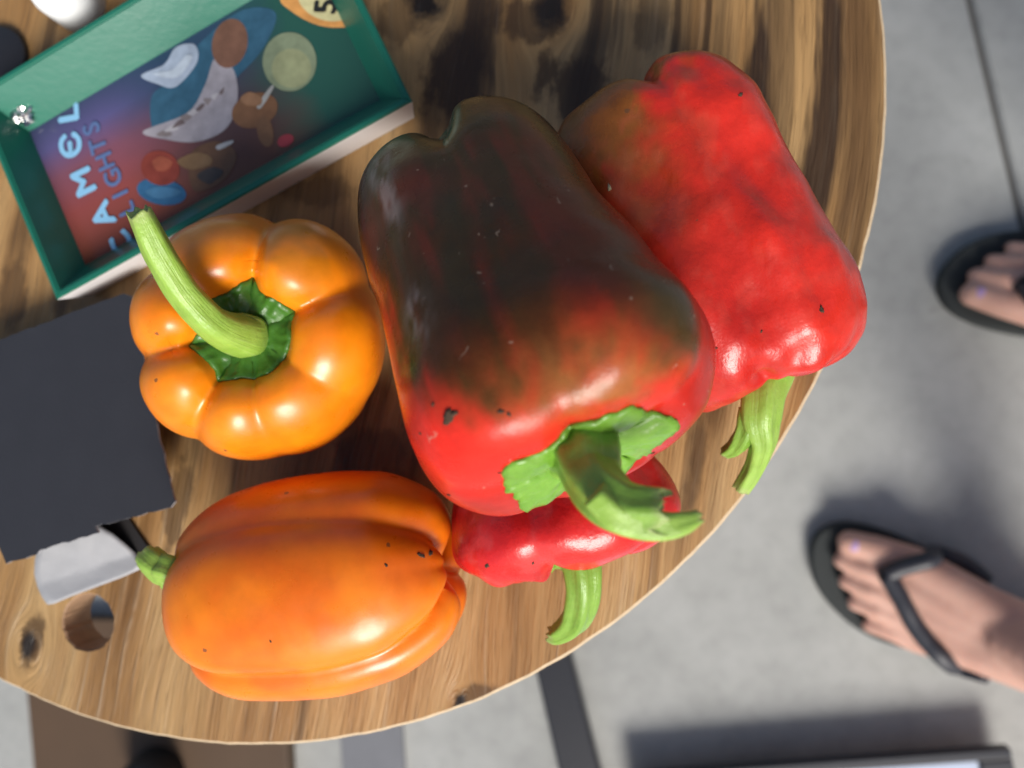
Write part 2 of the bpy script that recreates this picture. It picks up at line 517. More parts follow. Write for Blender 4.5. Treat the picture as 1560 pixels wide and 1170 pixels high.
FLATEND = [(0.06, 0.0), (0.05, 0.12), (0.02, 0.30), (0.0, 0.48), (0.012, 0.68), (0.055, 0.86), (0.15, 0.965), (0.32, 1.0), (0.68, 1.0), (0.85, 0.975), (0.945, 0.87), (0.99, 0.70), (1.0, 0.52), (0.990, 0.36), (0.976, 0.22), (0.968, 0.10), (0.966, 0.0)]
BOXY = [(0.06, 0.0), (0.05, 0.12), (0.02, 0.30), (0.0, 0.48), (0.012, 0.68), (0.055, 0.86), (0.15, 0.965), (0.32, 1.0), (0.68, 1.0), (0.85, 0.975), (0.945, 0.87), (0.99, 0.70), (1.0, 0.52), (0.975, 0.36), (0.94, 0.22), (0.92, 0.10), (0.915, 0.0)]


def wrapdeg(d):
    return (d + 180) % 360 - 180


class Pepper:
    def __init__(s, blossom, stem, up=Vector((0, 0, 1)), prof=STD, sR=.035, sL=.035, sU=.035, sD=.035, ox=0.0, oy=0.0, box=2.4, creases=(), dents=(), lump=(0.0008, 28), seed=0):
        s.B, s.S = Vector(blossom), Vector(stem)
        z = (s.S - s.B); s.L = z.length; z.normalize()
        y = (up - z * up.dot(z)).normalized(); x = y.cross(z)
        s.M = Matrix(((x.x, y.x, z.x, s.B.x), (x.y, y.y, z.y, s.B.y), (x.z, y.z, z.z, s.B.z), (0, 0, 0, 1)))
        pr = catmull(prof, NT)
        s.t = np.linspace(0, 1, NT)
        a, r = pr[:, 0], np.maximum(pr[:, 1], 0)
        s.a = a; s.r = r
        f = lambda k: np.full(NT, k) if isinstance(k, (int, float)) else keyed(a, k)
        sR, sL, sU, sD, ox, oy = map(f, (sR, sL, sU, sD, ox, oy))
        u = np.radians(np.arange(NU) * 360 / NU)
        s.u = u
        cu, su = np.cos(u), np.sin(u)
        rc = (np.abs(cu) ** box + np.abs(su) ** box) ** (-1 / box)
        # squarer on the flanks, round near the poles
        k = sstep(0.35, 0.95, r)[:, None]
        rc = 1 + (rc - 1)[None, :] * k
        X = r[:, None] * rc * cu * np.where(cu > 0, sR[:, None], sL[:, None]) + ox[:, None]
        Y = r[:, None] * rc * su * np.where(su > 0, sU[:, None], sD[:, None]) + oy[:, None]
        Z = np.repeat((a * s.L)[:, None], NU, 1)
        V = np.stack([X, Y, Z], -1)
        ud = np.degrees(u)[None, :]; tt = s.t[:, None]
        D = np.zeros((NT, NU))
        for c in creases:
            u0, depth, wd, amp = c
            u0 = keyed(s.t, u0)[:, None] if not isinstance(u0, (int, float)) else u0
            A = keyed(s.t, amp)[:, None]
            dl = np.abs(wrapdeg(ud - u0))
            # cusp with a wide bulge to each side: lobes meeting
            g = np.exp(-np.sqrt((dl / wd) ** 2 + 0.03) * 1.5) * 1.25
            D -= depth * A * g
        for (u0, t0, us, ts, dp) in dents:
            D -= dp * np.exp(-(wrapdeg(ud - u0) / us) ** 2 - ((tt - t0) / ts) ** 2)
        # soft lumps
        base = V.reshape(-1, 3)
        D += (lump[0] * fbm(base, lump[1], seed, 2)).reshape(NT, NU) * sstep(0, 0.08, tt) * sstep(1, 0.92, tt)
        Nn = s.normals(V)
        fade = sstep(0.0, 0.05, tt) * sstep(1.0, 0.95, tt)
        V = V + Nn * (D * fade)[..., None]
        s.V = V; s.D = D
        s.Nn = s.normals(V)

    def normals(s, V):
        du = np.roll(V, -1, 1) - np.roll(V, 1, 1)
        dt = np.gradient(V, axis=0)
        n = np.cross(du, dt)
        n /= (np.linalg.norm(n, axis=-1, keepdims=True) + 1e-12)
        # outward
        cen = V.mean(axis=(0, 1))
        mid = n[NT // 2]; 
        if ((V[NT // 2] - cen) * mid).sum() < 0: n = -n
        n[0] = n[1].mean(0); n[-1] = n[-2].mean(0)
        return n

    def world(s, p):
        return s.M @ Vector(p)

    def local(s, p):
        return s.M.inverted() @ Vector(p)

    def build(s, name, label, group, mat, pigment, calyx=None):
        root = empty(name, mat=s.M)
        tag(root, label, 'bell pepper', group)
        V = s.V
        verts = np.vstack([V[0].mean(0)[None], V[1:-1].reshape(-1, 3), V[-1].mean(0)[None]])
        last = len(verts) - 1
        fs = []
        rows = NT - 2
        idx = lambda i, j: 1 + i * NU + j % NU
        for j in range(NU):
            fs.append((0, idx(0, j + 1), idx(0, j)))
            fs.append((last, idx(rows - 1, j), idx(rows - 1, j + 1)))
        for i in range(rows - 1):
            for j in range(NU):
                fs.append((idx(i, j), idx(i, j + 1), idx(i + 1, j + 1), idx(i + 1, j)))
        me = mesh('flesh', verts, fs)
        T = np.r_[0, np.repeat(s.t[1:-1], NU), 1]; U = np.r_[0, np.tile(np.degrees(s.u), rows), 0]
        Cc = pigment(T, U, verts)
        at = me.color_attributes.new('pigment', 'FLOAT_COLOR', 'POINT')
        at.data.foreach_set('color', np.c_[Cc, np.ones(len(Cc))].astype(np.float32).ravel())
        link('flesh', me, mat, root, matrix=True)
        if calyx: s.calyx(root, *calyx)
        return root

    def calyx(s, root, r0, rag, points, mat, lift=0.0013, seed=1):
        """Ragged green cap that follows the shoulder from radius r0(u) in to the stem."""
        nu, nr = 144, 14
        im = NT // 2 + int(np.argmax(s.r[NT // 2:] < 0.9))
        t_of = lambda q: float(np.interp(q, s.r[im:][::-1], s.t[im:][::-1]))
        rows = []
        for j in range(nu):
            u = 360.0 * j / nu
            edge = t_of(max(.12, r0 + rag * (0.55 * math.cos(R(u * points + 40 * seed)) + 0.8 * mnoise.noise(Vector((math.cos(R(u)) * 2.2, math.sin(R(u)) * 2.2, seed))) + 0.35 * mnoise.noise(Vector((math.cos(R(u)) * 9, math.sin(R(u)) * 9, seed))))))
            jj = u / 360 * NU
            rows.append((edge, jj))
        vs = []
        for layer in (0, 1):
            for k in range(nr):
                q = k / (nr - 1)
                for (edge, jj) in rows:
                    tt = edge + (1.0 - edge) * q * 0.985
                    fi = tt * (NT - 1); i0 = min(int(fi), NT - 2); ft = fi - i0
                    j0 = int(jj) % NU; j1 = (j0 + 1) % NU; fj = jj - int(jj)
                    g = lambda A: (A[i0, j0] * (1 - ft) + A[i0 + 1, j0] * ft) * (1 - fj) + (A[i0, j1] * (1 - ft) + A[i0 + 1, j1] * ft) * fj
                    p, n = g(s.V), g(s.Nn)
                    hh = lift * (0.25 + 0.9 * math.sin(min(1, q * 2.2) * math.pi / 2)) + 0.0009 * mnoise.noise(Vector(p) * 420 + Vector((0, 0, seed)))
                    if q < 0.12: hh += 0.0007 * (1 - q / 0.12) * (0.5 + mnoise.noise(Vector(p) * 300))
                    vs.append(p + n * (hh if layer == 0 else -0.0004))
        fs = []
        for layer in (0, 1):
            o = layer * nr * nu
            for k in range(nr - 1):
                for j in range(nu):
                    q = (j + 1) % nu
                    fs.append((o + k * nu + j, o + k * nu + q, o + (k + 1) * nu + q, o + (k + 1) * nu + j))
        for k in (0, nr - 1):
            for j in range(nu):
                q = (j + 1) % nu
                fs.append((k * nu + j, k * nu + q, nr * nu + k * nu + q, nr * nu + k * nu + j))
        link('calyx', mesh('calyx', vs, fs), mat, root, matrix=True)


def tube(name, pts, radii, nseg=30, n=70, ridge=0.10, nridge=5, twist=0.6, flat=1.0, torn=0.0, seed=0, cup=0.0):
    """Ridged tapering stem through world points; the far end can be torn and hollow."""
    path = catmull(np.c_[np.array([tuple(p) for p in pts]), np.array(radii)], n)
    p, rad = path[:, :3], path[:, 3]
    tan = np.gradient(p, axis=0); tan /= np.linalg.norm(tan, axis=1, keepdims=True)
    nrm = np.cross(tan[0], (0.3, 0.2, 1.0)); nrm /= np.linalg.norm(nrm)
    vs = []
    for i in range(n):
        nrm = nrm - tan[i] * nrm.dot(tan[i]); nrm /= np.linalg.norm(nrm)
        bi = np.cross(tan[i], nrm)
        q = i / (n - 1)
        for j in range(nseg):
            a = 2 * math.pi * j / nseg
            rr = rad[i] * (1 + ridge * math.cos(nridge * a + twist * q * 6) + 0.07 * mnoise.noise(Vector((math.cos(a) * 1.5, math.sin(a) * 1.5, q * 7 + seed * 3))))
            d = nrm * math.cos(a) + bi * math.sin(a) * flat
            off = 0
            if torn and q > 0.86:
                off = torn * (q - 0.86) / 0.14 * (mnoise.noise(Vector((math.cos(a) * 1.7, math.sin(a) * 1.7, seed + 4))) + 0.5 * mnoise.noise(Vector((math.cos(a) * 6, math.sin(a) * 6, seed))))
            vs.append(p[i] + d * rr + tan[i] * off)
    fs = []
    for i in range(n - 1):
        for j in range(nseg):
            k = (j + 1) % nseg
            fs.append((i * nseg + j, i * nseg + k, (i + 1) * nseg + k, (i + 1) * nseg + j))
    along = list(np.repeat(np.linspace(0, 1, n), nseg))
    ang = list(np.tile(np.arange(nseg) * 2 * math.pi / nseg, n))
    # end: sunken torn pith
    end = (n - 1) * nseg
    prev = end
    for step, (sc, dep) in enumerate(((0.82, -0.3), (0.55, -0.9), (0.25, -1.1))):
        st = len(vs)
        for j in range(nseg):
            c = p[-1]
            vs.append(c + (np.array(vs[end + j]) - c) * sc + tan[-1] * dep * cup * rad[-1]); along.append(1.0)
        for j in range(nseg):
            k = (j + 1) % nseg
            fs.append((prev + j, prev + k, st + k, st + j))
        prev = st
    vs.append(p[-1] - tan[-1] * 1.1 * cup * rad[-1]); along.append(1.0)
    for j in range(nseg): fs.append((prev + j, prev + (j + 1) % nseg, len(vs) - 1))
    vs.append(p[0]); along.append(0.0)
    for j in range(nseg): fs.append(((j + 1) % nseg, j, len(vs) - 1))
    me = mesh(name, vs, fs)
    at = me.attributes.new('along', 'FLOAT', 'POINT')
    at.data.foreach_set('value', along)
    ang += [0.0] * (len(vs) - len(ang))
    gr = me.attributes.new('grain', 'FLOAT_VECTOR', 'POINT')
    gr.data.foreach_set('vector', np.c_[np.cos(ang) * 3.2, np.sin(ang) * 3.2, np.array(along) * 1.6].astype(np.float32).ravel())
    return me


def mixc(m, a, b):
    m = m[:, None]
    return np.array(a)[None] * (1 - m) + np.array(b)[None] * m if np.ndim(a) == 1 else a * (1 - m) + np.array(b)[None] * m


# ---- upright orange pepper (seen down onto its stem)
topc = P(368, 508, 0.582); midc = P(398, 512, 0.555)
axis = (topc - midc).normalized()
base = midc - axis * 0.034
shp = midc + axis * 0.034
full = [(0, .9), (0.25, .7), (0.48, 0.55), (0.66, 0.95), (0.78, 1.25), (0.86, 0.8), (0.92, .25), (1, 0.1)]
rA = 0.0455
A = Pepper(base, shp, up=Vector((0, 1, 0)), sR=rA, sL=rA * 0.96, sU=rA * 1.0, sD=rA * 1.0, box=2.15,
           prof=[(0.06, 0.0), (0.05, 0.10), (0.02, 0.26), (0.0, 0.42), (0.03, 0.62), (0.12, 0.82), (0.28, 0.95), (0.48, 1.0), (0.66, 0.98), (0.82, 0.895), (0.93, 0.76), (0.985, 0.62), (0.99, 0.50), (0.94, 0.38), (0.85, 0.30), (0.80, 0.20), (0.785, 0.10), (0.78, 0.0)],
           creases=[(82, .0080, 12, full), (25, .0064, 14, full), (-31, .0018, 14, full), (-78, .0022, 11, full), (-119, .0052, 12, full), (-168, .0078, 12, full), (147, .0058, 13, full)],
           dents=[(-3, .66, 24, .12, -.0025), (-145, .66, 18, .12, -.001), (-98, .66, 14, .1, -.001), (52, .62, 26, .2, -.001), (113, .6, 20, .2, .001)], lump=(0.0007, 30), seed=2)
# local x axis of A: find so that lobes keep the photograph's directions
def orangeA(T, U, v):
    n = fbm(v, 60, 3, 3)
    c = mixc(np.clip(0.5 + n, 0, 1), (0.87, 0.262, 0.006), (0.83, 0.215, 0.005))
    blush = np.exp(-((wrapdeg(U - 55)) / 26) ** 2 - ((T - .72) / .10) ** 2) * np.clip(0.45 + n * 1.6, 0, 1)
    c = mixc(np.clip(blush, 0, .6), c, (0.50, 0.19, 0.012))
    return c
ra = A.build('orange_pepper', 'orange bell pepper standing upright with its long green stem towards the viewer', 'orange peppers on the table', M_ORANGE, orangeA, calyx=(0.325, 0.016, 7, M_CALYXD, .0024))
sp = [A.world((0, 0, A.L * 0.83)), P(368, 512, .580), P(326, 494, .592), P(282, 449, .602), P(249, 398, .610), P(228, 357, .616), P(211, 321, .620)]
link('stem', tube('stem', sp, [.0080, .0072, .0058, .0050, .0045, .0040, .0034], ridge=.05, torn=.0015, cup=.8, seed=3), M_STEM2, ra)

# ---- lying orange pepper
amp = [(0, .5), (0.15, 1.0), (0.35, 0.8), (0.6, 0.55), (0.8, .8), (0.92, .7), (1, .2)]
E_b, E_s = P(698, 862, .552), P(292, 908, .555)
Ep = Pepper(E_b, E_s, prof=BOXY, sR=[(0, .027), (.1, .031), (.25, .0365), (.5, .0395), (.75, .0385), (1, .033)], sL=[(0, .030), (.1, .033), (.25, .0375), (.5, .039), (.75, .0365), (1, .029)],
            sU=[(0, .024), (.3, .033), (.6, .034), (1, .030)], sD=.031, box=2.2,
            creases=[([(0, 92), (.12, 80), (.25, 62), (.4, 47), (1, 42)], .0060, 12, [(0, .5), (.10, 1.5), (.25, 1.25), (.5, .75), (.7, .9), (.82, 1.35), (.92, 1.1), (1, .2)]),
                     ([(0, 125), (.2, 124), (.5, 130), (1, 134)], .0046, 16, [(0, .6), (.12, 1.5), (.3, 1.1), (.6, .6), (.8, .8), (.92, .7), (1, .2)]), (-70, .004, 18, amp), (-150, .004, 18, amp),
                     (-8, .003, 16, amp), ([(0, 100), (.25, 98), (1, 94)], .0014, 13, [(0, 1.5), (.18, 1.4), (.32, .5), (.45, 0), (.9, .1), (1, 0)])],
            dents=[(70, .12, 16, .05, .0015)], lump=(0.0007, 26), seed=7)
def orangeE(T, U, v):
    n = fbm(v, 40, 9, 3)
    c = mixc(np.clip(0.5 + n, 0, 1), (0.83, 0.218, 0.005), (0.78, 0.168, 0.004))
    band = np.exp(-((wrapdeg(U - 125)) / 30) ** 2)
    c = mixc(np.clip(band * .55 + .25 * n, 0, .8), c, (0.66, 0.10, 0.004))
    return c
re_ = Ep.build('orange_pepper', 'orange bell pepper lying on its side in front of the upright one', 'orange peppers on the table', M_ORANGE, orangeE, calyx=(0.20, 0.03, 5, M_CALYX))
sp = [Ep.world((0, 0, Ep.L * .93)), P(264, 872, .568), P(247, 866, .569), P(234, 857, .569), P(225, 848, .568)]
link('stem', tube('stem', sp, [.008, .0058, .0050, .0048, .0045], ridge=.10, torn=.002, cup=.5, seed=8), M_STEM2, re_)

# ---- right red pepper
amp = [(0, .6), (0.14, 1.2), (0.3, 0.9), (0.55, 0.45), (0.8, .8), (0.92, .8), (1, .2)]
C_b, C_s = P(985, 124, .554), P(1172, 592, .551)
Cp = Pepper(C_b, C_s, prof=FLATEND, sR=[(0, .029), (.25, .0322), (.5, .0335), (.8, .0385), (1, .0385)], sL=[(0, .040), (.2, .042), (.5, .037), (1, .034)], sU=[(0, .028), (.4, .031), (.8, .034), (1, .030)], sD=.031, box=2.7,
            creases=[([(0, 120), (.15, 108), (.3, 92), (.45, 82), (1, 80)], .0078, 12, [(0, .8), (.13, 1.3), (.24, 1.0), (.36, .6), (.48, .2), (.6, .0), (.80, .2), (.92, .4), (1, .2)]),
                     ([(0, 40), (.3, 38), (1, 40)], .0028, 18, [(0, .4), (.2, .5), (.5, .2), (.78, 1.1), (.92, 1.2), (1, .2)]), ([(0, 96), (1, 96)], .0030, 14, [(0, 0), (.6, 0), (.78, 1.0), (.92, 1.2), (1, .2)]), (-40, .004, 20, amp), (-140, .004, 20, amp)],
            dents=[(150, .16, 24, .09, .0045), (66, .47, 11, .05, .0036), (88, .60, 12, .05, .0040), (110, .44, 12, .06, .0045), (116, .56, 10, .05, -.0030), (74, .53, 8, .035, -.0022), (66, .72, 10, .04, -.0018), (100, .71, 8, .05, .0028), (68, .34, 8, .04, .0022), (84, .36, 8, .04, -.0012), (62, .60, 6, .03, .0015), (78, .68, 6, .025, .0012)], lump=(0.0010, 60), seed=11)
def redC(T, U, v):
    n = fbm(v, 24, 21, 3); n2 = fbm(v, 110, 5, 3)
    c = mixc(np.clip(0.5 + n, 0, 1), (0.62, 0.028, 0.016), (0.50, 0.018, 0.013))
    ol = np.exp(-((T - .25) / .17) ** 2) * np.exp(-(wrapdeg(U - 130) / 40) ** 2) * 1.6 + np.exp(-((T - .26) / .09) ** 2 - (wrapdeg(U - 74) / 22) ** 2) * 1.05
    c = mixc(np.clip(ol * (1 + 1.6 * n + .8 * n2), 0, .95), c, (0.20, 0.075, 0.014))
    dk = np.exp(-((T - .15) / .12) ** 2) * np.exp(-(wrapdeg(U - 146) / 38) ** 2)
    c = mixc(np.clip(dk * 1.5 + n * .2, 0, .95) * (dk > .05), c, (0.035, 0.03, 0.01))
    sc = np.clip((n2 - .2) * 1.2, 0, .16) * sstep(.2, .4, T) * sstep(.9, .7, T)
    c = mixc(sc, c, (0.60, 0.10, 0.07))
    return c
rc_ = Cp.build('red_pepper', 'wrinkled red bell pepper with an olive blush at the right edge of the table', 'red peppers on the table', M_RED, redC, calyx=(0.34, 0.06, 5, M_CALYX))
sp = [Cp.world((0, 0, Cp.L * .955)), P(1160, 604, .556), P(1158, 640, .556), P(1162, 675, .553), P(1150, 712, .546), P(1130, 744, .540)]
st = link('stem', tube('stem', sp, [.0095, .0070, .0062, .0042, .0034, .0030], ridge=.10, torn=.002, cup=.5, seed=12), M_STEM2, rc_)
link('split_prong', tube('split_prong', [P(1146, 625, .556), P(1137, 655, .555), P(1122, 680, .55), P(1104, 690, .546)], [.0042, .0036, .0030, .0020], n=40, ridge=.12, torn=.001, cup=.6, seed=14), M_STEM, rc_)

# ---- bottom red pepper (under the bronze one)
D_b, D_s = P(792, 575, .548), P(872, 868, .549)
Dp = Pepper(D_b, D_s, sR=[(0, .026), (.5, .036), (.85, .0450), (1, .042)], sL=[(0, .026), (.5, .034), (.85, .041), (1, .038)], sU=[(0, .018), (.5, .023), (.8, .030), (1, .028)], sD=.028, box=2.2,
            creases=[([(0, 100), (1, 100)], .0065, 15, amp), ([(0, 30), (1, 32)], .004, 18, amp), (-45, .004, 18, amp), ([(0, 160), (1, 158)], .003, 18, amp), (-110, .004, 18, amp)],
            dents=[(135, .80, 14, .05, .002), (150, .72, 10, .05, -.0018), (118, .82, 9, .04, -.0015)], lump=(0.0014, 42), seed=17)
def redD(T, U, v):
    n = fbm(v, 42, 31, 4)
    c = mixc(np.clip(0.5 + n, 0, 1), (0.64, 0.022, 0.020), (0.52, 0.014, 0.016))
    return mixc(np.clip(fbm(v, 90, 3, 3) * 1.2 - .1, 0, .35), c, (0.62, 0.08, 0.08))
rd_ = Dp.build('red_pepper', 'small crumpled red bell pepper lying underneath the big bronze one', 'red peppers on the table', M_RED, redD, calyx=(0.34, 0.06, 5, M_CALYX))
sp = [Dp.world((0, 0, Dp.L * .88)), P(880, 846, .556), P(888, 868, .558), P(888, 905, .556), P(876, 945, .55), P(850, 966, .546), P(836, 966, .545)]
link('stem', tube('stem', sp, [.0095, .0072, .0062, .0056, .0048, .0034, .0024], ridge=.12, torn=.0015, cup=.8, seed=19), M_STEM, rd_)

# ---- big bronze pepper on top
amp = [(0, .7), (0.14, 1.2), (0.3, 0.8), (0.55, 0.35), (0.8, .8), (0.92, .9), (1, .2)]
B_b, B_s = P(690, 246, .572), P(895, 704, .626)
Bp = Pepper(B_b, B_s, prof=FLATEND, sR=[(0, .032), (.2, .0355), (.45, .0378), (.7, .0418), (.88, .0448), (1, .042)], sL=[(0, .035), (.2, .0372), (.45, .0382), (.7, .0400), (.88, .0418), (1, .041)],
            sU=[(0, .031), (.25, .034), (.55, .034), (.85, .036), (1, .034)], sD=[(0, .033), (.5, .032), (1, .034)], box=2.5,
            creases=[([(0, 96), (.3, 86), (1, 86)], .0115, 13, [(0, .15), (.10, .2), (.16, .4), (.23, 1.0), (.31, .85), (.42, .15), (.55, 0), (.8, .2), (.92, .6), (1, .2)]),
                     ([(0, 15), (1, 18)], .003, 20, amp), ([(0, 165), (1, 160)], .0026, 20, amp), (-60, .004, 18, amp), (-120, .004, 18, amp)],
            dents=[(86, .31, 8, .04, .0075), (128, .45, 12, .1, .0012), (105, .35, 12, .06, .0015), (60, .66, 16, .07, -.0016), (120, .68, 14, .06, -.0012)], lump=(0.0013, 34), seed=23)
def bronze(T, U, v):
    n = fbm(v, 18, 41, 3); n2 = fbm(v, 90, 44, 3)
    dark = np.array((0.052, 0.019, 0.0055)); olive = np.array((0.040, 0.034, 0.008)); red = np.array((0.66, 0.024, 0.014)); tan = np.array((0.30, 0.12, 0.030)); maroon = np.array((0.125, 0.014, 0.009))
    W = wrapdeg(U - 90)                      # 0 faces the viewer, + is the left flank
    c = np.repeat(dark[None], len(T), 0)
    c = mixc(sstep(.48, .30, T + .10 * n), c, olive)
    c = mixc(np.clip(sstep(30, 70, W + 12 * n) * sstep(.22, .36, T), 0, .9), c, maroon)
    mr = sstep(.40, .66, T + .10 * n) * np.exp(-((W + 14) / 44) ** 2)
    c = mixc(np.clip(mr * (.85 + .9 * n), 0, .85), c, (0.25, 0.032, 0.010))
    ln = fbm(np.c_[v[:, 0] * 2.4, v[:, 1] * 2.4, v[:, 2] * .35], 48, 71, 3)
    c = mixc(np.clip((ln - .05) * 1.6, 0, .55) * sstep(.30, .45, T), c, (0.13, 0.020, 0.009))
    c = mixc(np.clip((-ln - .08) * 1.8, 0, .6), c, (0.030, 0.024, 0.007))
    edge = .695 - .17 * np.exp(-((W - 56) / 26) ** 2) + .02 * np.exp(-((W + 30) / 20) ** 2)
    rp = sstep(-.085, .055, T - edge + .07 * n + .03 * n2 + .07 * ln)
    c = mixc(rp, c, red)
    tn = np.exp(-((T - edge - .01) / .060) ** 2) * np.exp(-((W + 20) / 34) ** 2)
    streak = .75 + .5 * fbm(np.c_[v[:, 0] * 3, v[:, 1] * 3, v[:, 2] * .5], 60, 12, 2)
    c = mixc(np.clip(tn * 1.25 * streak, 0, .88), c, tan)
    sh = np.exp(-((T - .64) / .06) ** 2) * np.exp(-((W + 52) / 13) ** 2)
    c = mixc(np.clip(sh * 1.2, 0, .85), c, (0.06, 0.045, 0.016))
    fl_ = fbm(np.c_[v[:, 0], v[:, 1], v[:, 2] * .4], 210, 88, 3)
    glint = np.exp(-((T - .37) / .035) ** 2 - ((W - 30) / 6) ** 2) + np.exp(-((T - .43) / .03) ** 2 - ((W - 27) / 5) ** 2) * .7 + np.exp(-((T - .56) / .02) ** 2 - ((W - 31) / 5) ** 2) + np.exp(-((T - .30) / .012) ** 2 - ((W + 3) / 10) ** 2) * .6  # pale glints along the left ridge, highlights painted into the pigment
    c = mixc(np.clip(glint * (.45 + 1.8 * fl_), 0, .55), c, (0.30, 0.24, 0.23))
    c = mixc(np.clip(sstep(62, 85, np.abs(W)) * sstep(.30, .45, T) * .9, 0, .9), c, (0.42, 0.018, 0.012))
    return c
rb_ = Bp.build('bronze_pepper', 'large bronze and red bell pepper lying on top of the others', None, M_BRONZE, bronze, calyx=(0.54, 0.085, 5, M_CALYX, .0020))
sp = [Bp.world((0, 0, Bp.L * .955)), P(894, 692, .634), P(902, 726, .640), P(924, 757, .645), P(960, 775, .647), P(1012, 780, .648)]
link('stem', tube('stem', sp, [.0100, .0084, .0068, .0062, .0057, .0053], n=90, nseg=48, ridge=.07, nridge=6, torn=.0035, cup=1.4, seed=27), M_STEM, rb_)
link('split_prong', tube('split_prong', [P(905, 752, .651), P(945, 787, .6495), P(1000, 800, .648), P(1040, 797, .647), P(1067, 786, .646)], [.0030, .0036, .0034, .0027, .0016], n=50, ridge=.12, nridge=4, torn=.0012, cup=.8, seed=33), M_STEM2, rb_)

# corky scars and crumbs of soil stuck to the skins
from mathutils.bvhtree import BVHTree
def scabs(root, spots, name='scab', mat=None):
    fl_ = [c for c in root.children if c.name.startswith('flesh')][0]
    bm = bmesh.new(); bm.from_mesh(fl_.data); tree = BVHTree.FromBMesh(bm); bm.free()
    Mi = root.matrix_basis.inverted()
    o = Mi @ Vector((0, 0, CAM_Z))
    for k, (px, py, size) in enumerate(spots):
        hit, nn, _, _ = tree.ray_cast(o, (Mi @ P(px, py, .5) - o).normalized())
        if hit is None: continue
        b2 = bmesh.new(); bmesh.ops.create_icosphere(b2, subdivisions=3, radius=1)
        q = nn.to_track_quat('Z', 'Y').to_matrix().to_4x4()
        for v in b2.verts:
            a = v.co.copy()
            f = 0.75 + 0.7 * mnoise.noise(a * 1.6 + Vector((k * 3.1, px, 0))) + 0.4 * mnoise.noise(a * 5 + Vector((px, 0, 0)))
            v.co = Vector((a.x * f * size * 1.35, a.y * f * size * .8, a.z * f * size * .38))
        me = bpy.data.meshes.new(name); b2.to_mesh(me); b2.free()
        me.transform(Matrix.Translation(hit) @ q @ Matrix.Rotation(px, 4, 'Z'))
        link(name, me, mat or M_SCAB, root, matrix=True)
M_SEED = simple('pale_crumb', (0.50, 0.46, 0.26), .6, .3, 900)
scabs(rb_, [(685, 634, .0019), (660, 616, .0006), (763, 627, .0007), (775, 631, .0006), (762, 720, .0006), (994, 690, .0007), (640, 660, .0005), (684, 754, .0007)])
scabs(re_, [(642, 846, .0010), (656, 842, .0011), (588, 861, .0006), (412, 977, .0005)])
scabs(rc_, [(928, 286, .0009)], 'crumb', M_SEED)
scabs(rc_, [(1128, 144, .0008), (1252, 472, .0010), (1090, 530, .0005), (1160, 505, .0005)])
scabs(rd_, [(742, 862, .0009), (812, 858, .0006)])

# ------------------------------------------------------------------ green tray
M_TRAYG = simple('tray_green', (0.014, 0.145, 0.096), 0.30, 0.15, 30, 0.2, 300)
M_TRAYW = simple('tray_white', (0.72, 0.70, 0.70), 0.5, 0.08, 40, 0.2, 300)
zr, zf = TOP_Z + 0.020, TOP_Z + 0.0025
rBL, rBR, rTL = P(85, 457, zr), P(628, 154, zr), P(-47, 145, zr)
ex = (rBR - rBL); LX = ex.length; ex.normalize(); ey = Vector((-ex.y, ex.x, 0)); LY = (rTL - rBL).dot(ey)
def tp(o, a, b, z): q = o + ex * a + ey * b; return Vector((q.x, q.y, z))
tray = empty('game_tray', tp(rBL, LX / 2, LY / 2, TOP_Z))
tag(tray, 'green paperboard tray with white outside and a colourful picture printed inside', 'tray')
fBL = P(130, 404, zf); fo = ((fBL - rBL).dot(ex), (fBL - rBL).dot(ey)); fBRx = (P(578, 150, zf) - rBL).dot(ex); fTy = LY - fo[1] * 0.9
bBL = P(112, 468, TOP_Z); bo = ((bBL - rBL).dot(ex), (bBL - rBL).dot(ey)); bRx = (P(640, 186, TOP_Z) - rBL).dot(ex)
print('TRAY', LX, LY, fo, fBRx, bo, bRx)
W = 0.0028
outr = [(0, 0), (LX, 0), (LX, LY), (0, LY)]
inr = [(W, W), (LX - W, W), (LX - W, LY - W), (W, LY - W)]
b_in = max(bo[1], 0.001)
outb = [(b_in, b_in), (LX - b_in, b_in), (LX - b_in, LY - b_in), (b_in, LY - b_in)]
inb = [(fo[0], fo[1]), (fBRx, fo[1]), (fBRx, fTy), (fo[0], fTy)]
for i in range(4):
    k = (i + 1) % 4
    vs = [tp(rBL, *outb[i], TOP_Z + .0004), tp(rBL, *outb[k], TOP_Z + .0004), tp(rBL, *outr[k], zr), tp(rBL, *outr[i], zr), tp(rBL, *inr[i], zr), tp(rBL, *inr[k], zr), tp(rBL, *inb[k], zf), tp(rBL, *inb[i], zf), tp(rBL, *inb[i], TOP_Z + .0004), tp(rBL, *inb[k], TOP_Z + .0004)]
    fs = [(0, 1, 2, 3), (3, 2, 5, 4), (4, 5, 6, 7), (7, 6, 9, 8), (0, 8, 9, 1), (0, 3, 4, 7, 8), (1, 9, 6, 5, 2)]
    me = mesh('side_wall', vs, fs)
    bm = bmesh.new(); bm.from_mesh(me); bm.faces.ensure_lookup_table()
    for f, mi in zip(bm.faces, (1, 0, 0, 0, 1, 0, 0)): f.material_index = mi
    bmesh.ops.bevel(bm, geom=[e for e in bm.edges if all(v.co.z > zr - .001 for v in e.verts)], offset=0.0006, segments=2, affect='EDGES')
    bm.to_mesh(me); bm.free()
    link('side_wall', me, [M_TRAYG, M_TRAYW], tray, smooth=False)


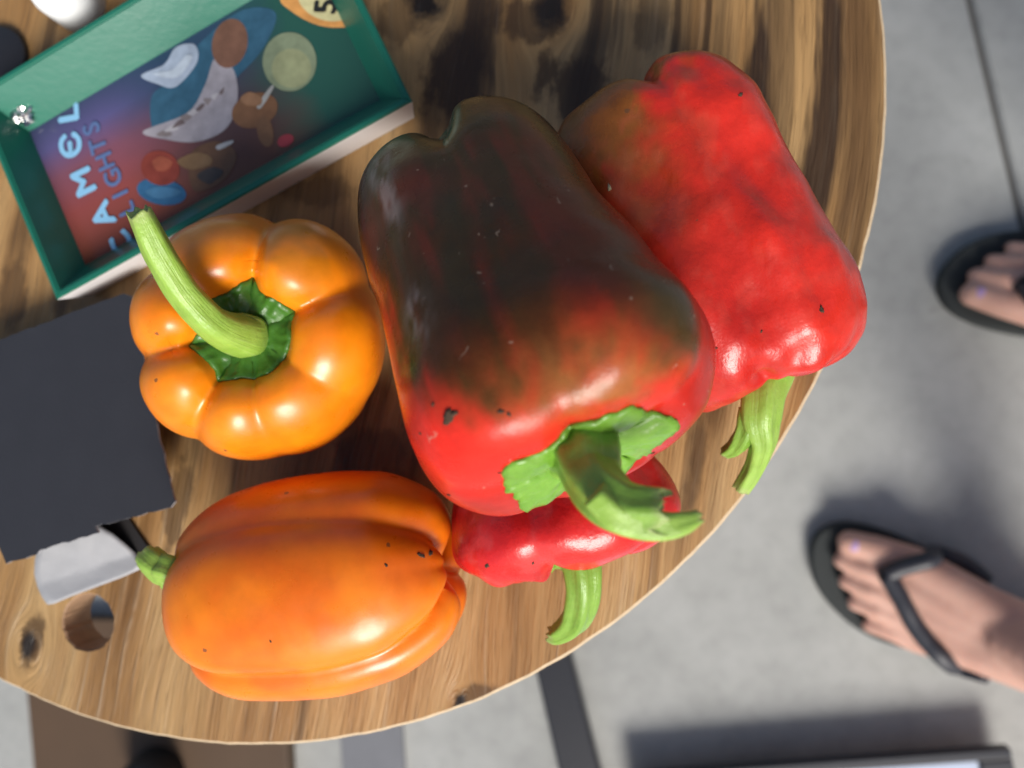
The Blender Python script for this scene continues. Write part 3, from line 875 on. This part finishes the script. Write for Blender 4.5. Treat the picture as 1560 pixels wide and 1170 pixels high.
def print_mat():
    n = N('printed_board')
    v = n.coord('Generated')
    v = n.node('ShaderNodeAttribute', attribute_name='sheet').outputs[1]
    sp = n.node('ShaderNodeSeparateXYZ', {0: v})
    x, y = sp.outputs[0], sp.outputs[1]
    nz = n.noise(v, 3.0, 3)
    xx = n.math('ADD', x, n.math('MULTIPLY', n.math('SUBTRACT', nz, .5), .22))
    left = n.ramp(y, [(0.0, (0.20, 0.055, 0.03)), (0.35, (0.25, 0.06, 0.055)), (0.62, (0.20, 0.075, 0.11)), (0.82, (0.10, 0.09, 0.22)), (1.0, (0.05, 0.06, 0.13))])
    mid = n.ramp(y, [(0.0, (0.12, 0.05, 0.03)), (0.4, (0.08, 0.05, 0.055)), (0.75, (0.03, 0.055, 0.10)), (1, (0.03, 0.06, 0.11))])
    rgt = (0.022, 0.085, 0.065, 1)
    c = n.mix(n.node('ShaderNodeMapRange', {0: xx, 1: .22, 2: .48}).outputs[0], left, mid)
    c = n.mix(n.node('ShaderNodeMapRange', {0: xx, 1: .66, 2: .84}).outputs[0], c, rgt)
    n.set(Base_Color=c, Roughness=0.16)
    return n.m


M_PRINT = print_mat()
def board():
    q = [tp(rBL, a, b, zf - .0002) for a, b in inb]
    vs = q + [p - Vector((0, 0, .0018)) for p in q]
    me = mesh('printed_board', vs, [(0, 1, 2, 3), (7, 6, 5, 4)] + [(i, i + 4, (i + 1) % 4 + 4, (i + 1) % 4) for i in range(4)])
    at = me.attributes.new('sheet', 'FLOAT_VECTOR', 'POINT')
    uv = [(0, 0, 0), (1, 0, 0), (1, 1, 0), (0, 1, 0)] * 2
    at.data.foreach_set('vector', np.array(uv, float).ravel())
    return me
pb = link('printed_board', board(), M_PRINT, tray, smooth=False)
ZP = [zf]
def patch(name, pts, c, parent=pb, rough=.16, n=60):
    """Flat printed shape: smooth closed outline through photo points, a hair above the board."""
    ZP[0] += 0.000012
    q = np.array([tuple(P(x, y, ZP[0])) for x, y in pts])
    q = np.vstack([q, q[0]])
    e = np.vstack([q[-2], q, q[1]])
    out = []
    for i in range(len(q) - 1):
        p0, p1, p2, p3 = e[i:i + 4]
        for t in np.linspace(0, 1, 8, endpoint=False):
            out.append(0.5 * (2 * p1 + (p2 - p0) * t + (2 * p0 - 5 * p1 + 4 * p2 - p3) * t * t + (3 * p1 - p0 - 3 * p2 + p3) * t ** 3))
    me = prism(name, out, 0.000006)
    mt = c if isinstance(c, bpy.types.Material) else simple('print_ink', c, rough, 0.45, 160)
    return link(name, me, mt, parent, smooth=False)
def oval(cx, cy, rx, ry, rot=0, k=10):
    return [(cx + rx * math.cos(a) * math.cos(R(rot)) - ry * math.sin(a) * math.sin(R(rot)), cy + rx * math.cos(a) * math.sin(R(rot)) + ry * math.sin(a) * math.cos(R(rot))) for a in [2 * math.pi * i / k for i in range(k)]]
# abstract printed shapes: balls and soft patches of colour
patch('printed_shape', [(230, 150), (262, 120), (310, 60), (370, 15), (420, 20), (400, 75), (350, 130), (300, 190), (240, 210)], (0.035, 0.10, 0.16))
patch('printed_shape', [(215, 115), (240, 128), (268, 132), (300, 95), (296, 68), (268, 72), (250, 98)], (0.34, 0.40, 0.50))
patch('printed_shape', [(218, 200), (250, 212), (300, 216), (345, 195), (362, 150), (355, 105), (328, 88), (312, 130), (285, 172)], (0.30, 0.28, 0.31))
patch('printed_shape', oval(350, 66, 27, 38, 12), (0.17, 0.085, 0.055))
patch('printed_shape', oval(388, 168, 36, 26, -20), (0.20, 0.10, 0.05))
patch('printed_shape', oval(404, 200, 12, 24, -10), (0.18, 0.095, 0.05))
patch('printed_shape', [(290, 235), (330, 215), (360, 235), (340, 275), (295, 290)], (0.13, 0.07, 0.04))
patch('printed_shape', oval(246, 292, 38, 20, 10), (0.035, 0.12, 0.24))
patch('printed_shape', oval(244, 256, 30, 26, 20), (0.22, 0.045, 0.03))
patch('printed_ball', oval(441, 94, 41, 45), (0.20, 0.24, 0.15))
patch('printed_ball', oval(444, 104, 30, 30), (0.27, 0.29, 0.16))
patch('printed_shape', oval(435, 214, 13, 9, -25), (0.35, 0.05, 0.06))
patch('printed_ball', [(428, -4), (445, 18), (480, 37), (515, 42), (535, 34), (525, -10), (480, -30)], (0.62, 0.29, 0.085))
patch('printed_ball', [(455, -4), (470, 20), (500, 32), (528, 26), (520, -6), (485, -20)], (0.60, 0.55, 0.29))
for k in range(9):
    a = 196 - k * 9.5
    patch('printed_stroke', [(238 + k * 12, 205 - k * 9 + (k % 3) * 4), (252 + k * 11, 198 - k * 8), (262 + k * 10, 205 - k * 9), (250 + k * 11, 208 - k * 8)], ((0.20, 0.17, 0.17), (0.42, 0.40, 0.42), (0.13, 0.10, 0.10))[k % 3])
patch('printed_stroke', [(270, 245), (300, 232), (322, 240), (318, 252), (288, 258)], (0.20, 0.12, 0.06))
patch('printed_stroke', [(300, 268), (322, 255), (340, 262), (320, 280)], (0.06, 0.05, 0.045))
patch('printed_stroke', [(392, 160), (412, 132), (416, 135), (398, 164)], (0.40, 0.40, 0.38))
patch('printed_stroke', [(330, 222), (352, 214), (354, 218), (334, 228)], (0.42, 0.42, 0.42))
patch('printed_stroke', [(222, 292), (240, 284), (262, 286), (276, 292), (262, 300), (238, 302)], (0.06, 0.17, 0.30))
patch('printed_stroke', [(232, 246), (246, 238), (262, 246), (256, 258), (240, 260)], (0.30, 0.08, 0.045))
patch('printed_stroke', [(366, 150), (380, 140), (398, 148), (396, 160), (376, 160)], (0.28, 0.15, 0.08))
patch('printed_stroke', [(232, 112), (262, 106), (284, 84), (292, 90), (268, 118)], (0.44, 0.50, 0.58))
M_INK_B = simple('ink_light_blue', (0.25, 0.52, 0.76), .35, .1)
M_INK_B2 = simple('ink_dull_blue', (0.10, 0.16, 0.33), .35, .1)
M_INK_K = simple('ink_black', (0.02, 0.02, 0.018), .35, .1)
def letter(ch, px, py, h_px, ang, mat, wide=1.0, bold=0.0):
    cu = bpy.data.curves.new('lettering', 'FONT')
    cu.body = ch; cu.size = 1.0; cu.align_x = 'CENTER'; cu.align_y = 'CENTER'; cu.offset = 0.0; cu.extrude = 0.004
    to = bpy.data.objects.new('lettering_source', cu); C.objects.link(to)
    dg = bpy.context.evaluated_depsgraph_get()
    me = bpy.data.meshes.new_from_object(to.evaluated_get(dg))
    bpy.data.objects.remove(to)
    z = ZP[0] + 0.00004
    c = P(px, py, z)
    k = (P(px + 10, py, z) - c).length / 10 * h_px / 0.72
    xs = [v.co.x for v in me.vertices]; ys = [v.co.y for v in me.vertices]
    ox, oy = (max(xs) + min(xs)) / 2, (max(ys) + min(ys)) / 2
    me.transform(Matrix.Translation(c) @ Matrix.Rotation(R(ang), 4, 'Z') @ Matrix.Diagonal((k * wide, k, k * .02, 1)) @ Matrix.Translation((-ox, -oy, 0)))
    if bold:
        b_ = bmesh.new()
        for q, (dx, dy) in enumerate(((0, 0), (1, 0), (-1, 0), (0, 1), (0, -1))):
            m2 = me.copy(); m2.transform(Matrix.Translation((dx * bold * k, dy * bold * k, q * .000012))); b_.from_mesh(m2); bpy.data.meshes.remove(m2)
        b_.to_mesh(me); b_.free()
    return link('lettering', me, mat, pb, smooth=False)
for ch, x, y, a in (('C', 186, 372, 122), ('A', 156, 328, 118), ('M', 127, 277, 112), ('\u0404', 107, 221, 100), ('L', 104, 172, 96)):
    letter(ch, x, y, 30, a, M_INK_B, 1.25, .045)
for ch, x, y, a in (('L', 192, 318, 112), ('I', 183, 296, 112), ('G', 172, 271, 112), ('H', 160, 246, 110), ('T', 149, 222, 108), ('S', 139, 196, 106)):
    letter(ch, x, y, 25, a, M_INK_B2, 1.05, .03)
letter('5', 496, 10, 34, 84, M_INK_K, 1.0, .035)
letter('.', 527, 21, 34, 84, M_INK_K, 1.0, .035)

# scrap of silver foil at the tray's left end
def foil():
    bm = bmesh.new()
    bmesh.ops.create_icosphere(bm, subdivisions=3, radius=0.0055)
    for v in bm.verts:
        q = v.co.copy()
        v.co *= 0.7 + 0.9 * abs(mnoise.noise(q * 420)) + 0.35 * mnoise.noise(q * 1100)
        v.co.z *= 0.55
    me = bpy.data.meshes.new('foil_scrap'); bm.to_mesh(me); bm.free()
    c = P(33, 172, zf + 0.006)
    me.transform(Matrix.Translation(c))
    return me
M_FOIL = N('foil'); M_FOIL.set(Base_Color=(0.75, 0.75, 0.74, 1), Metallic=1.0, Roughness=0.28)
fo_ = link('foil_scrap', foil(), M_FOIL.m, smooth=False)
tag(fo_, 'crumpled scrap of silver foil in the left corner of the green tray', 'foil')

# ------------------------------------------------------------------ black carton
M_BLACK = simple('black_card', (0.028, 0.029, 0.035), 0.45, 0.12, 80, 0.25, 700)
M_CARDE = simple('card_edge', (0.34, 0.34, 0.37), 0.7, 0.4, 700, 0.6, 1500)
M_INNER = simple('black_card_inside', (0.012, 0.010, 0.010), 0.6, 0.1)
M_GREY = simple('grey_card', (0.33, 0.335, 0.35), 0.5, 0.12, 90, 0.3, 160, 0.001)
zp = TOP_Z + 0.017
cart = empty('black_carton', P(90, 650, TOP_Z))
tag(cart, 'flat black cardboard carton with an open grey tuck flap at the left edge', 'carton')
def ragged(pts, z, amp=1.1, step=9):
    out = []
    for i, (x, y) in enumerate(pts):
        x2, y2 = pts[(i + 1) % len(pts)]
        L = math.hypot(x2 - x, y2 - y); k = max(1, int(L / step))
        for q in range(k):
            f = q / k; j = amp if q else 0
            out.append(P(x + (x2 - x) * f + random.uniform(-j, j), y + (y2 - y) * f + random.uniform(-j, j), z))
    return out
top_px = [(-90, 552), (0, 517), (188, 447), (201, 452), (214, 515), (240, 655), (267, 764), (260, 773), (145, 802), (150, 812), (61, 838), (56, 845), (9, 859), (0, 838), (-30, 760), (-90, 720)]
link('top_panel', prism('top_panel', ragged(top_px, zp), 0.0011, 1), [M_BLACK, M_CARDE], cart, smooth=False)
link('carton_body', prism('carton_body', [P(x, y, zp - .0013) for x, y in [(-90, 580), (0, 545), (170, 480), (205, 640), (222, 755), (120, 785), (30, 818), (-90, 690)]], zp - .0013 - TOP_Z - .0005), M_INNER, cart, smooth=False)
link('side_flap', prism('side_flap', [P(x, y, TOP_Z + .0016) for x, y in [(120, 790), (196, 790), (212, 815), (237, 850), (218, 862), (150, 840)]], .0009), M_INNER, cart, smooth=False)
def tongue():
    outl = [(58, 832), (100, 815), (150, 800), (172, 813), (196, 833), (212, 848), (219, 860), (212, 868), (185, 880), (150, 893), (110, 908), (82, 920), (72, 921), (64, 910), (57, 894), (52, 874), (53, 852)]
    cen = (130, 858)
    vs, rows = [], 7
    dense = []
    for i in range(len(outl)):
        a, b = outl[i], outl[(i + 1) % len(outl)]
        for q in range(4): dense.append((a[0] + (b[0] - a[0]) * q / 4, a[1] + (b[1] - a[1]) * q / 4))
    for sgn in (1, 0):
        for k in range(rows):
            f = 1 - k / rows
            for (x, y) in dense:
                X, Y = cen[0] + (x - cen[0]) * f, cen[1] + (y - cen[1]) * f
                up = (Y - (862 - 0.33 * (X - 60) + 30)) / -70
                z = TOP_Z + .0030 + .006 * max(0, min(1, up)) + .0006 * mnoise.noise(Vector((X * .03, Y * .03, 0)))
                vs.append(P(X, Y, z - (0 if sgn else .0008)))
    n = len(dense); fs = []
    for s_ in (0, 1):
        o = s_ * n * rows
        for k in range(rows - 1):
            for j in range(n):
                q = (j + 1) % n
                fs.append((o + k * n + j, o + k * n + q, o + (k + 1) * n + q, o + (k + 1) * n + j))
        fs.append(tuple(o + (rows - 1) * n + j for j in range(n)))
    for j in range(n):
        q = (j + 1) % n
        fs.append((j, q, n * rows + q, n * rows + j))
    return mesh('tuck_flap', vs, fs)
link('tuck_flap', tongue(), M_GREY, cart)

# ------------------------------------------------------------------ small things beyond the tray
M_WHITE = simple('white_plastic', (0.80, 0.82, 0.82), 0.3, 0.04)
cc = P(74, -28, TOP_Z + .02)
cap = link('bottle_cap', lathe('bottle_cap', cc, [(0, .0), (.0105, .0), (.0112, -.0015), (.0120, -.004), (.0122, -.0195), (0, -.0195)], 64, cc.z), M_WHITE)
tag(cap, 'white round plastic cap peeking in beyond the green tray at the top', 'cap')
dc = P(2, 92, TOP_Z)
co_ = link('coaster', lathe('coaster', dc, [(0, .004), (.0135, .004), (.0145, .003), (.0145, .0004), (0, .0004)], 64, TOP_Z), simple('black_rubber', (0.018, 0.018, 0.022), .5))
tag(co_, 'small black round disc half hidden behind the green tray', 'coaster')

# ------------------------------------------------------------------ things on the floor
M_BRBOARD = simple('brown_board', (0.095, 0.056, 0.030), 0.6, 0.15, 20, 0.2, 200)
bx = [P(x, y, .02) for x, y in [(30, 942), (428, 946), (445, 1300), (62, 1300)]]
o = link('wooden_board', prism('wooden_board', bx, .0196, 0, .002), M_BRBOARD, smooth=False)
tag(o, 'dark brown flat wooden board on the floor beneath the table edge', 'board')
kc = P(242, 1185, .02)
o = link('rubber_cup', lathe('rubber_cup', kc, [(0, .045), (.026, .045), (.030, .041), (.034, .0003), (0, .0003)], 48, .02), simple('dark_rubber', (0.022, 0.02, 0.02), .6))
tag(o, 'black round rubber cup standing on the brown board', 'cup')
bx = [P(x, y, .006) for x, y in [(516, 1095), (610, 1070), (625, 1300), (530, 1300)]]  # flat dark grey strip beside the brown board
o = link('grey_strip', prism('grey_strip', bx, .0056, 0, .001), simple('dark_grey', (0.17, 0.175, 0.19), .6), smooth=False)
tag(o, 'narrow dark grey strip lying on the floor beside the brown board', 'plank')
bx = [P(x, y, .02) for x, y in [(802, 960), (856, 950), (930, 1240), (868, 1250)]]
o = link('black_rail', prism('black_rail', bx, .0196, 0, .003), simple('black_metal', (0.018, 0.019, 0.024), .38, .3, 200, .4, 300), smooth=False)
tag(o, 'black metal rail lying on the concrete below the table rim', 'rail')
fr = empty('framed_panel', P(1250, 1250, 0))
tag(fr, 'pale blue panel in a black frame at the lower right floor', 'panel')
zq = .032
A1, A2 = P(960, 1182, zq), P(1512, 1142, zq)
dxx = (A2 - A1).normalized(); dyy = Vector((dxx.y, -dxx.x, 0))
def fbar(o0, a0, a1, b0, b1, z1, th): return prism('frame_rail', [o0 + dxx * a + dyy * b + Vector((0, 0, z1 - zq)) for a, b in ((a0, b0), (a1, b0), (a1, b1), (a0, b1))], th, 0, .0015)
Lx = (A2 - A1).length
M_FRAME = simple('frame_black', (0.02, 0.022, 0.03), .4)
link('frame_rail', fbar(A1, 0, Lx + .016, 0, .010, zq, .012), M_FRAME, fr, smooth=False)
link('frame_rail', fbar(A1, 0, Lx + .016, .24, .25, zq, .012), M_FRAME, fr, smooth=False)
link('frame_rail', fbar(A1, Lx - .012, Lx + .016, .0105, .2395, zq, .012), M_FRAME, fr, smooth=False)
link('frame_rail', fbar(A1, 0, .010, .0105, .2395, zq, .012), M_FRAME, fr, smooth=False)
for a, b in ((.04, .03), (Lx - .04, .03), (.04, .205), (Lx - .04, .205)):
    link('foot', fbar(A1, a, a + .015, b + .002, b + .016, zq - .0122, zq - .0122 - .0004), M_FRAME, fr, smooth=False)
link('panel', fbar(A1, .0105, Lx - .0125, .0105, .2395, zq - .004, .012), simple('pale_blue_panel', (0.50, 0.58, 0.72), .35, .06), fr, smooth=False)

# ------------------------------------------------------------------ person standing at the right
M_SKIN = N('skin')
_v = M_SKIN.coord()
M_SKIN.set(Base_Color=M_SKIN.mix(M_SKIN.noise(_v, 35, 3), (0.50, 0.26, 0.195, 1), (0.66, 0.41, 0.325, 1)), Roughness=0.5)
M_SKIN.b.inputs['Subsurface Weight'].default_value = 0.2
M_SKIN.b.inputs['Subsurface Radius'].default_value = (1, .35, .2)
M_SKIN.b.inputs['Subsurface Scale'].default_value = 0.006
M_SKIN.bump(M_SKIN.noise(_v, 500, 3), .2, .0006)
M_SOLE = simple('black_foam', (0.022, 0.027, 0.027), .75, .2, 90, .3, 600)
M_STRAP = simple('black_strap', (0.024, 0.026, 0.036), .5, .15, 90)
M_NAIL = simple('lilac_nail', (0.50, 0.33, 0.55), .2, .05)

SOLE_H = 0.016
def foot_frame(toe, heel, inner):
    """x: toe-wards, y: towards the big toe side, origin at the heel."""
    x = (toe - heel); x.z = 0; x.normalize()
    y = Vector((-x.y, x.x, 0)) * inner
    return lambda a, b, c: Vector((toe.x, toe.y, 0)) + x * ((a - .252) * .96) + y * (b * .96) + Vector((0, 0, c))
tl = P(1262, 858, .03); dl = Vector((0.930, -0.368, 0)).normalized()
trr = P(1474, 404, .03); dr = Vector((0.965, -0.26, 0)).normalized()
FL = foot_frame(tl, tl + dl * 0.245, -1)
FR = foot_frame(trr, trr + dr * 0.245, 1)
balls = []
def chain(f, pts, dens=3.2):
    for (p0, p1) in zip(pts[:-1], pts[1:]):
        L = math.dist(p0[:3], p1[:3]); k = max(1, int(L / (min(p0[3], p1[3]) / dens)))
        for i in range(k + 1):
            q = i / k
            v = [p0[j] + (p1[j] - p0[j]) * q for j in range(4)]
            balls.append((f(v[0], v[1], v[2]), v[3]))
TOES = [  # metatarsal head, knuckle, tip: (x, y, z, r)
    ((.178, .030, .021, .0190), (.212, .031, .019, .0145), (.240, .027, .0135, .0125)),
    ((.182, .008, .020, .0150), (.216, .008, .021, .0092), (.240, .007, .010, .0086)),
    ((.176, -.010, .018, .0140), (.207, -.010, .020, .0086), (.229, -.011, .0095, .0080)),
    ((.166, -.025, .016, .0130), (.193, -.026, .018, .0082), (.214, -.028, .009, .0078)),
    ((.152, -.038, .014, .0125), (.174, -.041, .015, .0080), (.193, -.043, .008, .0075))]
def foot(f, lean):
    h = SOLE_H
    for t in TOES:
        chain(f, [(a, b, c + h - .001, r) for a, b, c, r in t], 3.5)
        a, b, c, r = t[0]
        chain(f, [(a, b, c + h, r), (.115, b * .62, .034 + h + .2 * b, .021), (.062, b * .35, .050 + h, .027)], 3)
    chain(f, [(.178, .028, .018 + h, .018), (.10, .018, .026 + h, .020), (.03, .010, .026 + h, .026)], 3)       # inner border
    chain(f, [(.150, -.036, .013 + h, .0125), (.085, -.028, .018 + h, .017), (.03, -.012, .025 + h, .025)], 3)   # outer border
    chain(f, [(.024, 0, .027 + h, .027), (.030, 0, .06 + h, .027), (.046, 0, .095 + h, .032)], 3)                # heel to ankle
    chain(f, [(.090, 0, .050 + h, .026), (.066, 0, .072 + h, .031), (.050, 0, .10 + h, .034)], 3)                # instep
    balls.append((f(.050, .029, .088 + h), .013)); balls.append((f(.042, -.029, .080 + h), .013))                # ankle bones
    lx, ly = lean
    leg = [(.048, 0, .10 + h, .034), (.044, 0, .16, .036), (.036, 0, .24, .046), (.032, 0, .32, .054), (.048, 0, .42, .050), (.060, 0, .48, .053), (.055, 0, .56, .060), (.02, 0, .72, .072), (-.01, 0, .80, .078)]
    chain(f, [(a + lx * (c / .8), b + ly * (c / .8), c, r) for a, b, c, r in leg], 2.6)
foot(FL, (-.03, .03)); foot(FR, (-.03, .03))
# pelvis joins the two legs
hl, hr = FL(-.04, .03, .82), FR(-.04, .03, .82)
for i in range(13):
    q = i / 12
    balls.append((hl.lerp(hr, q) + Vector((0.01, 0, .05)), .088))
def body():
    bm = bmesh.new()
    for c, r in balls:
        m = Matrix.Translation(c) @ Matrix.Scale(r, 4)
        bmesh.ops.create_icosphere(bm, subdivisions=2, radius=1.0, matrix=m)
    me = bpy.data.meshes.new('body_source'); bm.to_mesh(me); bm.free()
    o = bpy.data.objects.new('body_source', me); C.objects.link(o)
    r = o.modifiers.new('r', 'REMESH'); r.mode = 'VOXEL'; r.voxel_size = 0.0028
    sm = o.modifiers.new('s', 'SMOOTH'); sm.iterations = 9; sm.factor = 0.5
    dg = bpy.context.evaluated_depsgraph_get()
    out = bpy.data.meshes.new_from_object(o.evaluated_get(dg))
    bpy.data.objects.remove(o)
    return out
per = empty('person', (hl + hr) / 2 * 1 - Vector((0, 0, ((hl + hr) / 2).z)))
tag(per, 'person standing on the concrete in black flip flops with lilac toenails', 'person')
bme = body()
from mathutils.bvhtree import BVHTree
_bm = bmesh.new(); _bm.from_mesh(bme); BODY = BVHTree.FromBMesh(_bm); _bm.free()
link('body', bme, M_SKIN.m, per)
def toenail(f, side):
    bm = bmesh.new()
    bmesh.ops.create_uvsphere(bm, u_segments=16, v_segments=10, radius=1.0)
    me = bpy.data.meshes.new('toenail'); bm.to_mesh(me); bm.free()
    o0 = f(.2385, .027, SOLE_H + .0225); ex_ = (f(1, .027, 0) - f(0, .027, 0)).normalized(); ey_ = (f(0, 1, 0) - f(0, 0, 0)).normalized()
    fx = (ex_ + Vector((0, 0, -.45))).normalized(); nz_ = ey_.cross(fx).normalized()
    if nz_.z < 0: nz_ = -nz_
    M = Matrix(((fx.x * .0065, ey_.x * .0062, nz_.x * .0025, o0.x), (fx.y * .0065, ey_.y * .0062, nz_.y * .0025, o0.y), (fx.z * .0065, ey_.z * .0062, nz_.z * .0025, o0.z), (0, 0, 0, 1)))
    me.transform(M)
    return link('toenail', me, M_NAIL, per)
toenail(FL, 0); toenail(FR, 1)
SOLE = [(.268, .012), (.263, .030), (.245, .045), (.21, .052), (.16, .050), (.10, .036), (.05, .034), (.015, .032), (-.006, .018), (-.012, 0), (-.006, -.018), (.015, -.032), (.06, -.036), (.11, -.043), (.155, -.053), (.19, -.054), (.222, -.045), (.248, -.028), (.262, -.008)]
def flip_flop(f):
    pts = [(a, b, 0) for a, b in SOLE]
    q = np.array(pts + [pts[0]]); e = np.vstack([q[-2], q, q[1]]); out = []
    for i in range(len(q) - 1):
        p0, p1, p2, p3 = e[i:i + 4]
        for t in (0, .25, .5, .75):
            v = 0.5 * (2 * p1 + (p2 - p0) * t + (2 * p0 - 5 * p1 + 4 * p2 - p3) * t * t + (3 * p1 - p0 - 3 * p2 + p3) * t ** 3)
            out.append(f(v[0], v[1], SOLE_H))
    so = link('flip_flop', prism('flip_flop', out, SOLE_H - .0006, 0, .002), M_SOLE, per, smooth=False)
    def lay(pts, r, k=9):
        """Lay a strap over the foot: each point drops onto the skin (or sole) below it."""
        c = catmull([(a, b) for a, b in pts], k); out = []
        for a, b in c:
            q = f(a, b, .25)
            hit = BODY.ray_cast(q, Vector((0, 0, -1)))[0]
            out.append(f(a, b, max(SOLE_H + .001, hit.z if hit is not None else 0) + r * .55))
        return out
    sj = (.204, .012)
    zj = lay([sj, (sj[0] - .001, sj[1])], .006, 2)[0]
    link('strap', tube('strap', [f(.216, .0185, SOLE_H), f(.212, .016, .030), zj], [.0035, .0042, .0065], nseg=14, n=24, ridge=0), M_STRAP, so)
    for pts in ([sj, (.190, .030), (.165, .047), (.135, .050), (.105, .043)], [sj, (.185, -.004), (.160, -.026), (.130, -.042), (.100, -.048), (.085, -.044)]):
        w_ = lay(pts, .0068)
        link('strap', tube('strap', w_, [.0082] * (len(w_) - 1) + [.006], nseg=16, n=48, ridge=0, flat=1), M_STRAP, so)
flip_flop(FL); flip_flop(FR)
